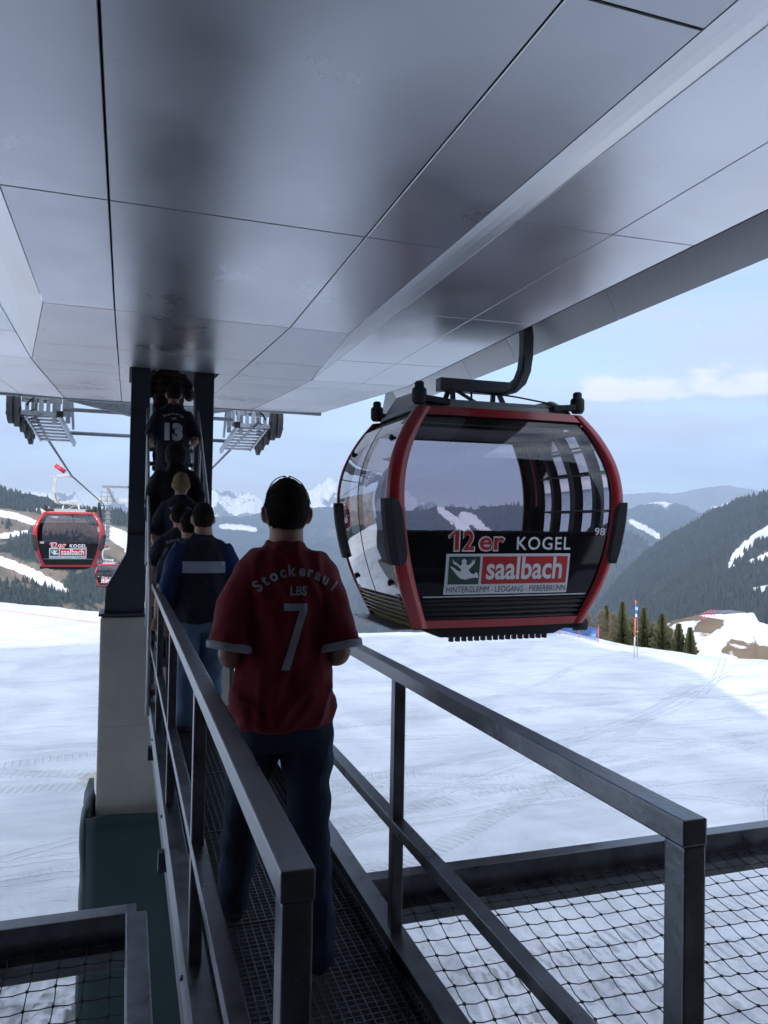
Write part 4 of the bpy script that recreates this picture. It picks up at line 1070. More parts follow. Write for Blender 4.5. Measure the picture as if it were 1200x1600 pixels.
# ================================================================== LIFT HARDWARE
def atY(px, py, y): v = ray(px, py); return v*(y/v.y)
M['tyre'] = mat_basic('wheel_rubber', (.06, .06, .06), .8, 0, .2, 10)
def sheaves(name, label, side, cx):
    # wheel and guide assembly at the mouth of the station; side: +1 wheels on the +x side
    t = thing(name, label, 'lift machinery', (cx, 19, 2.2))
    s = side
    for k, (dx, dy, dz, r) in enumerate(((.62, -.1, .42, .40), (.52, .1, .38, .40), (.44, .5, .16, .26), (.38, .9, .02, .22), (.34, 1.25, -.10, .2))):
        q = MB(); c = Vector((s*dx, dy, dz))
        q.tube([c+Vector((-.05, 0, 0)), c+Vector((-.04, 0, 0)), c+Vector((.04, 0, 0)), c+Vector((.05, 0, 0))], [r-.03, r, r, r-.03], 24); q.cyl(c+Vector((-.09, 0, 0)), c+Vector((.09, 0, 0)), .07, 10)
        for a_ in range(5): q.bar(c+Vector((s*.055, 0, 0)), c+Vector((s*.055, math.cos(a_*1.257)*r*.9, math.sin(a_*1.257)*r*.9)), .02, .05)
        q.build('wheel', M['tyre'], t)
    q = MB()
    for k in range(8):
        z = .24-.062*k; y = .05+k*.12; q.cyl((-s*(.38+.035*k), y, z), (s*(.42-.05*k), y, z), .030, 8)
    q.build('guide_tube', M['galv_light'], t)
    q = MB()
    q.bar((-s*.36, -.08, .30), (-s*.66, 1.0, -.27), .05, .13); q.bar((s*.34, -.02, .24), (s*.08, .95, -.22), .04, .06)
    for xx in (-.60, -.48, -.36, -.14, .12, .30): q.box((s*xx, .02, .62), (.075, .09, .72))
    for xx in (-.54, -.25, .2): q.box((s*xx, .35, .6), (.10, .05, .9))
    q.box((0, 0, .30), (.84, .10, .10)); q.box((0, .05, .62), (.84, .06, .14)); q.box((-s*.0, -.06, .52), (.10, .04, .46)); q.box((s*.08, -.03, .72), (.5, .04, .22))
    q.bar((-s*.62, .2, .9), (-s*.66, .4, .02), .05, .05)
    q.build('support_frame', M['galv_light'], t)
    q = MB(); q.box((-s*.40, -.12, .29), (.14, .08, .14)); q.build('junction_box', M['black'], t)
    q = MB(); q.tube([(s*.30, -.1, .45), (s*.22, -.12, .58), (s*.05, -.12, .70), (-s*.12, -.1, .74)], .02, 6); q.tube([(s*.22, -.1, .34), (s*.12, -.12, .36), (s*.10, -.1, .5)], .015, 6); q.build('hose', M['black'], t)
    return t
sheaves('sheave_assembly', 'grey wheel and guide tube assembly left of the column', -1, -1.88)
sheaves('sheave_assembly', 'grey wheel and guide tube assembly right of the column', 1, 2.92)
cb = thing('cross_beam', 'tapered dark steel cross beam and rods behind the column', 'beam', (.5, 18.6, 2.4))
q = MB()
for s in (-1, 1):
    q.prism([(s*1.95, .48), (s*1.9, .40), (s*.2, .05), (0, .05), (0, .55), (s*1.95, .62)], 'y', -.1, .1)
q.build('tapered_arm', M['steel_mid'] if 'steel_mid' in M else M['galv'], cb)
q = MB()
for z, y in ((.20, .2), (-.22, 1.2)): q.cyl((-1.9, y, z), (1.9, y, z), .045, 8)
q.build('tie_rod', M['galv'], cb)
# ropes
def rope(label, pts):
    q = MB(); q.tube(pts, .035, 8); tag(q.build('haul_rope', M['cable']), label, 'rope'); 
tw = atY(163, 788, 62)
rope('steel haul rope running from the left wheels to the far tower', [(-1.95, 18.5, 2.35), (-2.02, 22, 2.25), (-2.03, 32, 1.86), (tw.x-.05, 62, tw.z), (tw.x-.3, 78, tw.z-2.6), (tw.x-3, 150, -22)])
tr_ = atY(262, 800, 62)
rope('steel haul rope running from the right wheels to the far tower', [(2.95, 18.5, 2.5), (2.9, 21.5, 2.36), (2.86, 32, 1.9), (tr_.x, 62, .0), (tr_.x, 80, -2.8), (tr_.x, 150, -22)])
# tower
TZ = tw.z
tt = thing('lift_tower', 'grey lift tower with catwalk and sheaves beyond the column', 'lift tower', (.5, 62.5, -18))
def T(x, y, z): return (x-.5, y-62.5, z+18)
q = MB(); q.cyl(T(.5, 62.5, -18), T(.5, 62.5, TZ+1.3), .55, 14, 0, .35); q.build('mast', M['galv'], tt)
a0 = atY(160, 760, 62); a1 = atY(205, 760, 62)
q = MB(); q.box(T(.5, 62, a0.z), (2*(.5-a0.x), .2, .16)); 
for s in (-1, 1): q.bar(T(.5+s*1.9, 62, a0.z), T(.5+s*1.35, 62, TZ+.2), .16, .2)
q.build('top_beam', M['galv'], tt)
q = MB(); q.box(T(.5, 62.3, TZ+.35), (5.2, .3, .28)); q.build('cross_arm', M['galv_light'], tt)
for s in (-1, 1):
    q = MB(); xx = .5+s*2.35
    q.box(T(xx+s*-.35, 62, TZ-.1), (.9, .8, .06)); 
    for z in (.25, .55, .9): q.bar(T(xx-s*.9, 61.4, TZ+z), T(xx+s*.05, 61.4, TZ+z), .04, .04)
    for x_ in (-.9, -.5, -.05): q.box(T(xx+s*x_, 61.4, TZ+.4), (.05, .05, 1.1))
    q.box(T(xx-s*.55, 61.8, TZ-1.6), (.3, .3, 2.8)); 
    for z in range(8): q.box(T(xx-s*.55, 61.58, TZ-.4-z*.33), (.56, .06, .06))
    q.build('catwalk', M['galv'], tt)
    q = MB()
    for k in range(6):
        c = Vector(T(.5+s*(2.43-.03*k), 61.2+k*.75, TZ-.12-.33*k)); q.tube([c+Vector((-.09, 0, 0)), c+Vector((.09, 0, 0))], .24, 14)
    q.bar(T(.5+s*2.40, 60.9, TZ-.1), T(.5+s*2.25, 65.3, TZ-2.1), .14, .2)
    q.build('sheave_train', M['rubber'], tt)
# ================================================================== SMALL THINGS ON THE SNOW
def ground(px, py):
    v = ray(px, py); lo_, hi = 6., 90.
    t_ = lo_
    while t_ < hi:
        p = v*t_
        if p.z <= float(plateau(np.array([p.x]), np.array([p.y]))[0]): return p
        t_ += .1
    return v*hi
def on_ground(x, y): return Vector((x, y, float(plateau(np.array([x]), np.array([y]))[0])))
b_ = on_ground(*(ray(991, 1014)*36.6).xy)
mk = thing('piste_marker', 'thin piste marker pole, white and orange with blue number panel', 'marker pole', b_)
hgt = (ray(995, 938)*(b_.y/ray(995, 938).y)).z-b_.z
M['orange'] = mat_basic('orange_band', (.75, .13, .05), .5, 0, .08, 5); M['polewhite'] = mat_basic('cream_pole', (.72, .68, .58), .5, 0, .08, 5); M['blue'] = mat_basic('blue_panel', (.03, .16, .45), .5, 0, .1, 5)
q = MB(); q.cyl((0, 0, -.2), (.02, 0, hgt*.36), .032, 10); q.build('pole', M['polewhite'], mk)
q = MB(); q.cyl((.02, 0, hgt*.36), (.04, 0, hgt*.70), .032, 10); q.cyl((.055, 0, hgt*.92), (.06, 0, hgt), .032, 10); q.build('orange_band', M['orange'], mk)
q = MB(); q.cyl((.045, 0, hgt*.70), (.052, 0, hgt*.92), .036, 10); q.box((.06, -.055, hgt*.86), (.17, .012, .22), 0, None, .004); q.build('number_panel', M['blue'], mk)
q = MB(); V, P = fit_text('N', -.0, .11, hgt*.86-.07, hgt*.86+.07, .02, lambda x, z: Vector((x+.005, -.066, z))); q.add(V, P); q.box((.05, -.055, hgt*.74), (.09, .01, .14)); q.build('number_mark', M['white'], mk)
q = MB(); q.cyl((.25, .1, -.2), (.24, .1, hgt*.72), .012, 6); q.build('thin_stake', M['galv'], mk)
# rope fences
def rope_fence(label, pts, col_, zoff=1.0, sag=.0, r=.012):
    q = MB(); P = [on_ground(x, y)+Vector((0, 0, zoff)) for x, y in pts]; q.tube(P, r, 5)
    tag(q.build('barrier_rope', col_), label, 'rope')
M['redrope'] = mat_basic('red_rope', (.7, .05, .09), .5, 0, .05, 4)
p0 = ray(0, 953)*50; p1 = ray(158, 974)*42
P0 = atY(-120, 938, 50); P1 = atY(0, 953, 47); P2 = atY(158, 974, 40); P3 = atY(420, 985, 36); P4 = atY(565, 974, 37); P5 = atY(610, 974, 36)
q = MB(); q.tube([P0, P1, P2, P3], .013, 5); tag(q.build('barrier_rope', M['redrope']), 'thin red barrier rope across the snow at far left', 'rope')
q = MB(); q.tube([atY(520, 976, 38), P4, P5, atY(660, 975, 34)], .012, 5); tag(q.build('barrier_rope', M['redrope']), 'short red barrier rope seen below the gondola door', 'rope')
# blue fence net at crest behind the gondola
q = MB(); fpts = [atY(850, 1000, 39.2), atY(875, 985, 39.0), atY(905, 992, 37.5), atY(935, 1003, 36)]
bf = thing('snow_fence', 'low blue snow fence net on the crest behind the gondola', 'fence', on_ground(fpts[0].x, fpts[0].y))
fl = [on_ground(p.x, p.y) for p in fpts]; o0 = Vector(bf.location)
for a, b in zip(fl[:-1], fl[1:]):
    for k in range(9): q.tube([a+Vector((0, 0, .08*k+.1))-o0, b+Vector((0, 0, .08*k+.1))-o0], .012, 4)
    for k in range(24):
        p = a.lerp(b, k/24)-o0; q.tube([p+Vector((0, 0, .1)), p+Vector((0, 0, .75))], .01, 4)
q.build('netting', M['blue'], bf)
q = MB()
for p in fl: q.cyl(p-o0-Vector((0, 0, .2)), p-o0+Vector((0, 0, .9)), .02, 6)
q.build('stake', M['orange'], bf)
# conifers at the crest
def leafmat(name, col): return mat_basic(name, col, .85, 0, .5, 1.2, spec=.1)
M['needle'] = leafmat('conifer_needles', (.085, .092, .045)); M['bark'] = mat_basic('bark', (.10, .08, .06), .9, 0, .3, 8, .3, 20); M['twig'] = mat_basic('bare_twigs', (.20, .165, .11), .9, 0, .3, 6)
def conifer(loc, h, rad, label, seed, dens=1.0):
    rs = random.Random(seed); t = thing('conifer', label, 'tree', loc, 0, 'conifers on the crest behind the gondola')
    q = MB(); q.tube([(0, 0, -1), (0, 0, h*.5), (0, 0, h*.98)], [h*.018, h*.011, .01], 8); q.build('trunk', M['bark'], t)
    q = MB(); z = h*.06
    while z < h*.985:
        f_ = 1-z/h; R0 = rad*(f_**1.0)*(.7+.6*rs.random())+.05; nb = int(9+9*f_*dens)
        a0 = rs.random()*6.28
        for b in range(nb):
            a = a0+6.28*b/nb+rs.uniform(-.2, .2); rr = R0*rs.uniform(.6, 1.1); dr = rr*rs.uniform(.12, .4)
            d = Vector((math.cos(a), math.sin(a), 0)); sd = Vector((-d.y, d.x, 0))
            ns = max(3, int(rr*9))
            for k in range(ns):
                f2 = (k+.5)/ns; p = d*rr*f2+Vector((0, 0, z-dr*f2+.04*math.sin(f2*9)))
                wd = (.12+.22*(1-f2)*rr*.6+.05)*rs.uniform(.7, 1.2)*(.22+.9*f_)
                for sg_ in (-1, 1):
                    tip = p+sd*sg_*wd+d*wd*.7+Vector((0, 0, rs.uniform(-.10, .03)))
                    q.add([p-d*.05, p+d*.08+Vector((0, 0, .03)), tip], [(0, 1, 2)])
                    tip2 = p+sd*sg_*wd*.5+d*wd*.4+Vector((0, 0, -.12-rs.random()*.1)); q.add([p-d*.04, p+d*.09, tip2], [(0, 1, 2)])
        z += h*.028*rs.uniform(.7, 1.3)
    q.build('crown', M['needle'], t, False)
    return t
def bare_tree(loc, h, rad, label, seed):
    rs = random.Random(seed); t = thing('bare_tree', label, 'tree', loc, 0, 'leafless larches beside the conifers')
    q = MB(); q.tube([(0, 0, -1), (0, 0, h*.5), (0, 0, h)], [h*.016, h*.009, .008], 7); q.build('trunk', M['bark'], t)
    q = MB(); z = h*.1
    while z < h*.96:
        f_ = 1-z/h
        for b in range(6):
            a = rs.random()*6.28; rr = rad*(f_**.7)*rs.uniform(.5, 1.1); d = Vector((math.cos(a), math.sin(a), 0)); p0_ = Vector((0, 0, z)); p1_ = p0_+d*rr+Vector((0, 0, rr*rs.uniform(-.1, .35)))
            q.tube([p0_, (p0_+p1_)/2+Vector((0, 0, .08)), p1_], [.018, .011, .004], 4, caps=False)
            for k in range(9):
                f2 = rs.uniform(.2, 1); c = p0_.lerp(p1_, f2); e = c+Vector((rs.uniform(-.3, .3), rs.uniform(-.3, .3), rs.uniform(-.25, .25)))*(.5+rr*.5)
                q.tube([c, e], [.007, .003], 3, caps=False)
                for kk in range(3):
                    e2 = c.lerp(e, rs.uniform(.3, 1)); q.tube([e2, e2+Vector((rs.uniform(-.15, .15), rs.uniform(-.15, .15), rs.uniform(-.15, .12)))], [.005, .003], 3, caps=False)
        z += h*.035*rs.uniform(.7, 1.3)
    q.build('crown', M['twig'], t, False)
for i, (px, ytop, ybase, wpx, dist, lab) in enumerate([
        (972, 938, 1016, 17, 47, 'dark conifer just left of the piste marker, its top above the pole'),
        (1006, 946, 1020, 18, 46, 'dark conifer just right of the piste marker pole'),
        (1034, 956, 1024, 19, 44, 'full conifer in the middle of the row right of the marker'),
        (1060, 972, 1028, 15, 43, 'smaller conifer second from the right end of the row'),
        (1078, 980, 1030, 14, 42, 'short conifer at the right end of the row'),
        (947, 945, 1010, 16, 52, 'conifer partly behind the bare larches by the gondola')]):
    b = ray(px, ybase)*dist; tp = (ray(px, ytop)*dist).z; base = b.z-1.5
    conifer((b.x, b.y, base), tp-base, wpx*dist/F*2.1, lab, 20+i)
for i, (px, ytop, ybase, wpx, dist, lab) in enumerate([
        (918, 958, 1006, 18, 50, 'leafless larch nearest the gondola guide roller'),
        (940, 950, 1008, 18, 48, 'leafless larch between the gondola and the conifers'),
        (958, 956, 1012, 16, 47, 'leafless larch touching the leftmost conifers'),
        (900, 970, 1004, 14, 52, 'low leafless larch behind the blue fence net'),
        (985, 962, 1018, 17, 49, 'leafless larch behind the piste marker pole'),
        (1020, 970, 1022, 17, 48, 'leafless larch between the two conifers right of the marker'),
        (1047, 980, 1026, 15, 46, 'leafless larch among the shorter conifers at the right of the row')]):
    b = ray(px, ybase)*dist; tp = (ray(px, ytop)*dist).z; base = b.z-1.0
    bare_tree((b.x, b.y, base), tp-base, wpx*dist/F*1.2, lab, 40+i)
# far snow hut, fence and snow gun on the knoll
hp = ray(1135, 957)*395
hut = thing('hut_roof', 'low dark building on top of the snowy knoll', 'building', (hp.x, hp.y, hp.z-4))
q = MB(); q.box((0, 0, 2.2), (17, 8, 2.6)); q.build('wall', M['bark'], hut)
q = MB(); q.prism([(-9.5, 3.4), (9.5, 3.4), (8, 4.6), (-8, 4.6)], 'y', -5, 5); q.build('roof', M['galv'], hut)
for i, (px, py) in enumerate([(1097, 962), (1101, 960), (1106, 959), (1111, 957), (1116, 956)]):
    p = ray(px, py+3)*330
    q = MB(); q.cyl((0, 0, -1.5), (0, 0, 2.2), .12, 6)
    if i: q.bar((0, 0, 1.3), (-2.0, 0, .9), .1, .12)
    o = q.build('red_stake', M['redrope']); o.location = p
    tag(o, 'small red fence stake on the far snowy knoll', 'stake', 'red stakes on the far snowy knoll')
# ================================================================== PEOPLE
def ering(mb, rings, n=24):
    """closed loft of horizontal-ish elliptical rings: (cx,cy,cz,rx,ry[,tiltx])"""
    V = []
    for r in rings:
        cx, cy, cz, rx, ry = r[:5]; tl = r[5] if len(r) > 5 else 0.
        for j in range(n):
            a = 2*math.pi*j/n; x = rx*math.cos(a); y = ry*math.sin(a)
            V.append(Vector((cx+x, cy+y*math.cos(tl), cz+y*math.sin(tl))))
    k = len(rings)
    mb.add(V, [(i*n+j, i*n+(j+1) % n, (i+1)*n+(j+1) % n, (i+1)*n+j) for i in range(k-1) for j in range(n)]+[tuple(reversed(range(n))), tuple((k-1)*n+j for j in range(n))])
def ellip(mb, c, r, n=16, rot=None):
    V = []; c = Vector(c)
    for i in range(1, n):
        th = math.pi*i/n
        for j in range(n):
            a = 2*math.pi*j/n; p = Vector((r[0]*math.sin(th)*math.cos(a), r[1]*math.sin(th)*math.sin(a), r[2]*math.cos(th)))
            V.append((rot @ p if rot else p)+c)
    top = Vector((0, 0, r[2])); bot = -top
    V += [(rot @ top if rot else top)+c, (rot @ bot if rot else bot)+c]; m = n-1
    Fq = [(i*n+j, (i+1)*n+j, (i+1)*n+(j+1) % n, i*n+(j+1) % n) for i in range(m-1) for j in range(n)]
    Fq += [(m*n, j, (j+1) % n) for j in range(n)]+[(m*n+1, (m-1)*n+(j+1) % n, (m-1)*n+j) for j in range(n)]
    mb.add(V, Fq)
def limb(mb, pts, rs, n=16):
    # subdivide with rounded interpolation so the joint bends softly, rounded tips
    P = [Vector(p) for p in pts]; out_p = []; out_r = []
    for i in range(len(P)-1):
        for k in range(6):
            t = k/6; p0 = P[max(i-1, 0)]; p1 = P[i]; p2 = P[i+1]; p3 = P[min(i+2, len(P)-1)]
            q = .5*((2*p1)+(p2-p0)*t+(2*p0-5*p1+4*p2-p3)*t*t+(3*p1-p0-3*p2+p3)*t**3)
            out_p.append(p1.lerp(p2, t)*.5+q*.5); out_r.append(rs[i]+(rs[i+1]-rs[i])*t)
    out_p.append(P[-1]); out_r.append(rs[-1])
    mb.tube(out_p, out_r, n)
def remesh(mb, vox, smooth_it=3, disp=None, name='tmp', smf=.6):
    me = bpy.data.meshes.new(name); me.from_pydata([tuple(v) for v in mb.v], [], mb.f)
    bm = bmesh.new(); bm.from_mesh(me); bmesh.ops.recalc_face_normals(bm, faces=bm.faces); bm.to_mesh(me); bm.free()
    ob = bpy.data.objects.new(name, me); COL.objects.link(ob)
    r = ob.modifiers.new('r', 'REMESH'); r.mode = 'VOXEL'; r.voxel_size = vox; r.adaptivity = 0
    s = ob.modifiers.new('s', 'SMOOTH'); s.iterations = smooth_it; s.factor = smf
    dg = bpy.context.evaluated_depsgraph_get(); m2 = bpy.data.meshes.new_from_object(ob.evaluated_get(dg))
    bpy.data.objects.remove(ob); bpy.data.meshes.remove(me)
    if disp:
        m2.update(); n = len(m2.vertices)
        nr = [v.normal.copy() for v in m2.vertices]
        for v, q in zip(m2.vertices, nr): v.co = v.co+q*disp(v.co, q)
    return m2
def finish(name, me, mat, parent):
    me.materials.clear(); return link(name, me, mat, parent, True)
def cloth_mat(name, col, rough=.85, var=.15, sheen=.3):
    m = mat_basic(name, col, rough, 0, var, 7, .25, 420, spec=.25)
    m.node_tree.nodes['Principled BSDF'].inputs['Sheen Weight'].default_value = sheen*.3
    return m
def skin_mat(name, col):
    m = mat_basic(name, col, .5, 0, .12, 18, .1, 150, spec=.35)
    b = m.node_tree.nodes['Principled BSDF']; b.inputs['Subsurface Weight'].default_value = .12; b.inputs['Subsurface Radius'].default_value = (.02, .008, .004)
    return m
M['skin'] = skin_mat('skin', (.40, .22, .155))
def denim(name, col): return mat_basic(name, col, .85, 0, .35, 5, .4, 300, spec=.2, stretch=(1, 1, .5))
def project_decal(shirt_mesh, V, P, off=.003, sub=2, ycast=-2.):
    dep = [tuple(v.co) for v in shirt_mesh.vertices]; bvh = BVHTree.FromPolygons(dep, [tuple(p.vertices) for p in shirt_mesh.polygons])
    me = bpy.data.meshes.new('d'); me.from_pydata([(v[0], 0, v[1]) for v in V], [], P)
    bm = bmesh.new(); bm.from_mesh(me); bmesh.ops.remove_doubles(bm, verts=bm.verts, dist=1e-5); bmesh.ops.triangulate(bm, faces=bm.faces)
    for _ in range(5):
        long_ = [e for e in bm.edges if e.calc_length() > .016]
        if not long_: break
        bmesh.ops.subdivide_edges(bm, edges=long_, cuts=1); bmesh.ops.triangulate(bm, faces=bm.faces)
    for v in bm.verts:
        h = bvh.ray_cast(Vector((v.co.x, ycast, v.co.z)), Vector((0, 1, 0)))
        if h[0] is not None: v.co.y = h[0].y-off
        else: v.co.y = 0
    bm.to_mesh(me); bm.free(); return me
def merge(parts):
    V = []; P = []
    for v, p in parts:
        b = len(V); V += v; P += [tuple(b+i for i in q) for q in p]
    return V, P
def flat_text(txt, cx, cz, h, weight=.02, sx=1., shear=0.):
    V, P = text_obj(txt, 1., weight, 1., 'LEFT')
    x0 = min(v.x for v in V); x1 = max(v.x for v in V); y0 = min(v.y for v in V); y1 = max(v.y for v in V); s = h/(y1-y0)
    return [((v.x-(x0+x1)/2)*s*sx+cx+shear*(v.y-(y0+y1)/2)*s, (v.y-(y0+y1)/2)*s+cz) for v in V], P
def arc_text(txt, cx, ztop, R, h, weight=.02, sx=1., gap=.25):
    """letters set round an arc, apex at (cx, ztop)"""
    ch = []; tot = 0
    for c in txt:
        if c == ' ': ch.append(None); tot += h*.35; continue
        V, P = text_obj(c, 1., weight); x0 = min(v.x for v in V); x1 = max(v.x for v in V); s = h/.73
        wdt = (x1-x0)*s*sx; ch.append(([((v.x-x0)*s*sx, v.y*s) for v in V], P, wdt)); tot += wdt+h*gap
    a = -tot/2/R; parts = []
    for q in ch:
        if q is None: a += h*.35/R; continue
        V, P, wdt = q; am = a+wdt/2/R; V2 = []
        for x, y in V:
            lx = x-wdt/2; ca, sa = math.cos(-am), math.sin(-am)
            rx, ry = lx*ca-y*sa, lx*sa+y*ca
            V2.append((cx+math.sin(am)*R+rx, ztop-R+math.cos(am)*R-h+ry))
        parts.append((V2, P)); a += (wdt+h*gap)/R
    return merge(parts)
def wrinkle(seed, amp=.006, vs=1.0):
    def f(co, n):
        a = noise.noise(Vector((co.x*5+seed, co.y*5, co.z*9*vs)))
        b = noise.noise(Vector((co.x*14+co.z*9, co.y*10+seed, co.z*7*vs)))
        c = abs(noise.noise(Vector((co.x*9-co.z*5, co.y*9, co.z*4+seed))))
        return amp*(a*1.1+b*.7-c*1.3)
    return f
def fold(seed, amp):
    def f(co, n):
        # long soft creases that run down and across the cloth, bunching at the waist
        p = Vector((co.x*3.2+co.z*1.6+seed, co.y*3.5, co.z*2.6-co.x*1.2)); w_ = noise.noise(p*1.1)
        a = 1-abs(noise.noise(Vector((co.x*7+w_*1.5+seed, co.y*6, co.z*3.4+co.x*2)))*2.2)
        b = 1-abs(noise.noise(Vector((co.x*4-seed, co.y*5, co.z*12+w_*2)))*2.4)
        low = max(0, min(1, (1.18-co.z)/.25))
        return amp*((a-.55)*.9+(b-.55)*(.35+.9*low))+amp*.4*noise.noise(co*17)
    return f
def make_person(label, loc, H=1.8, rz=0., top='tee', topc=(.3, .01, .02), pants=(.02, .03, .06), hair=(.015, .012, .01), hairlen=0, vox=.012,
                cuff=None, legs=None, arms=None, lean=0., shoes=(.02, .02, .022), glasses=False, decals=(), decalc=(.7, .7, .72), torso=None, strands=600, seed=1, loose=1., pants_r=1., shw=.165):
    t = thing('person', label, 'person', loc, rz, 'people queueing up the walkway and stairs')
    S = H/1.8
    def q3(p):
        x, y, z = p; zz = z
        # lean the upper body forward about the hip
        if z > .95 and lean:
            d = z-.95; y = y+math.sin(lean)*d; zz = .95+math.cos(lean)*d
        return Vector((x*S, y*S, zz*S))
    A = arms or {}
    el_l = A.get('el_l', (-.285, -.03, 1.13)); wr_l = A.get('wr_l', (-.20, .22, 1.12)); el_r = A.get('el_r', (.285, -.03, 1.13)); wr_r = A.get('wr_r', (.20, .22, 1.12))
    sh_l = (-shw, 0, 1.473); sh_r = (shw, 0, 1.473)
    G = legs or {}
    hip_l, hip_r = (-.09, 0, .90), (.09, 0, .90)
    kn_l = G.get('kn_l', (-.10, .03, .49)); an_l = G.get('an_l', (-.10, 0, .10)); kn_r = G.get('kn_r', (.10, .03, .49)); an_r = G.get('an_r', (.10, 0, .10))
    sk = (vox/.012)
    # ---- body: one continuous surface
    b = MB()
    rings = [(0, 0, .86, .12, .09), (0, 0, .95, .16, .105), (0, 0, 1.08, .14, .095), (0, 0, 1.25, .155, .10), (0, 0, 1.38, .155, .09), (0, 0, 1.44, .12, .07), (0, .0, 1.50, .060, .055), (0, .004, 1.56, .066, .066), (0, .010, 1.63, .064, .068)]
    ering(b, [(*q3(r[:3]), r[3]*S, r[4]*S) for r in rings])
    hc = q3((0, .018, 1.692)); HR = 1.06*S**.5
    ellip(b, hc+Vector((0, -.006, .012))*HR, (.074*HR, .093*HR, .100*HR), 24)
    ellip(b, hc+Vector((0, .0, -.035))*HR, (.066*HR, .080*HR, .075*HR), 20)
    ellip(b, hc+Vector((0, .048, -.07))*HR, (.046*HR, .042*HR, .045*HR), 16)      # jaw
    ellip(b, hc+Vector((0, .088, -.018))*HR, (.012*HR, .022*HR, .024*HR), 10)     # nose
    ellip(b, hc+Vector((0, .078, .018))*HR, (.05*HR, .016*HR, .012*HR), 10)       # brow
    ellip(b, hc+Vector((0, .078, -.058))*HR, (.024*HR, .014*HR, .010*HR), 10)     # lips
    for s in (-1, 1):
        ellip(b, hc+Vector((s*.080, -.004, -.012))*HR, (.013*HR, .020*HR, .033*HR), 12, Matrix.Rotation(s*.35, 3, 'Z'))
        ellip(b, hc+Vector((s*.086, -.012, -.006))*HR, (.007*HR, .016*HR, .028*HR), 10, Matrix.Rotation(s*.5, 3, 'Z'))
    for s, sh, el, wr in ((-1, sh_l, el_l, wr_l), (1, sh_r, el_r, wr_r)):
        e, w_ = q3(el), q3(wr); limb(b, [q3(sh)+Vector((-s*.03, 0, -.04))*S, q3(sh).lerp(e, .5), e, e.lerp(w_, .4), w_], [.038*S, .048*S, .043*S, .044*S, .029*S])
        d = (w_-e).normalized(); pt = d*.05*S
        sd = Vector((s, 0, 0)); sd = (sd-d*sd.dot(d)).normalized(); nn = d.cross(sd)
        if s < 0: nn = -nn
        palm = w_+d*.05*S
        rt_m = Matrix((sd, d, nn)).transposed()
        ellip(b, palm, (.042*S, .052*S, .017*S), 12, rt_m)
        for k, (o_, ln) in enumerate(((-.030, .062), (-.010, .075), (.010, .070), (.029, .055))):
            r0 = palm+sd*o_*S+d*.035*S; p1 = r0+d*ln*.45*S+nn*-.006*S; p2 = p1+d*ln*.3*S-nn*.018*S; p3 = p2+d*ln*.1*S-nn*.022*S
            limb(b, [r0, p1, p2, p3], [.0095*S, .009*S, .0085*S, .007*S], 8)
        th = palm-sd*.036*S-d*.015*S; limb(b, [th, th-sd*.02*S+d*.025*S-nn*.008*S, th-sd*.018*S+d*.055*S-nn*.018*S], [.012*S, .0105*S, .008*S], 8)
    for hp_, kn, an in ((hip_l, kn_l, an_l), (hip_r, kn_r, an_r)):
        k_, a_ = q3(kn), q3(an); limb(b, [q3(hp_), q3(hp_).lerp(k_, .5), k_, k_.lerp(a_, .35), a_, a_+Vector((0, .06, -.04))*S], [.085*S, .075*S, .056*S, .055*S, .036*S, .03*S])
    me = remesh(b, min(vox, .008) if vox < .01 else vox*.85, 2); finish('body', me, M['skin'], t)
    for s in (-1, 1):
        q = MB(); ellip(q, hc+Vector((s*.031, .072, .002))*HR, (.012*HR,)*3, 10); q.build('eye', M['white'], t)
    # ---- trousers
    b = MB(); pr = pants_r
    ering(b, [(*q3((0, 0, .80)), .17*S, .115*S), (*q3((0, -.01, .88)), .188*S, .135*S), (*q3((0, 0, .97)), .182*S, .125*S), (*q3((0, 0, 1.03)), .175*S, .12*S)])
    for s, hp_, kn, an in ((-1, hip_l, kn_l, an_l), (1, hip_r, kn_r, an_r)):
        h_, k_, a_ = q3(hp_), q3(kn), q3(an); limb(b, [h_, h_.lerp(k_, .5), k_, k_.lerp(a_, .5), a_-Vector((0, 0, .02)), a_+Vector((0, .0, -.045))*S], [.108*S*pr, .095*S*pr, .078*S*pr, .074*S*pr, .072*S*pr*pr, .078*S*pr*pr])
    me = remesh(b, vox, 3, wrinkle(seed+3, .010*S, 1.3)); finish('trousers', me, denim('denim', pants), t)
    for s, an, kn in ((-1, an_l, kn_l), (1, an_r, kn_r)):
        q = MB(); a_ = q3(an); pit = G.get('pit_l' if s < 0 else 'pit_r', 0.); Rm = Matrix.Rotation(pit, 3, 'X')
        limb(q, [a_+Rm @ Vector(p)*S for p in ((0, -.055, -.045), (0, -.01, -.05), (s*.005, .08, -.058), (s*.01, .15, -.066), (s*.01, .185, -.070))], [.038*S, .043*S, .043*S, .038*S, .026*S])
        limb(q, [a_+Vector((0, -.01, .02))*S, a_+Rm @ Vector((0, -.015, -.05))*S], [.043*S, .043*S])
        q.v = [Vector((v[0], v[1], max(v[2], a_.z-.095*S)) if not pit else v) for v in q.v]
        me = remesh(q, .007 if vox < .01 else .011, 2); so = finish('shoe', me, mat_basic('shoe_leather', shoes, .6, 0, .2, 10), t)
    # ---- top
    b = MB(); lo_ = loose
    T = torso or [(.87, .205, .15), (.94, .205, .148), (1.05, .192, .138), (1.18, .195, .135), (1.30, .212, .135), (1.40, .218, .125), (1.47, .190, .108), (1.52, .135, .092), (1.55, .092, .082), (1.575, .074, .076)]
    ering(b, [(*q3((0, 0, z)), rx*S*lo_, ry*S*lo_) for z, rx, ry in T])
    cz = []
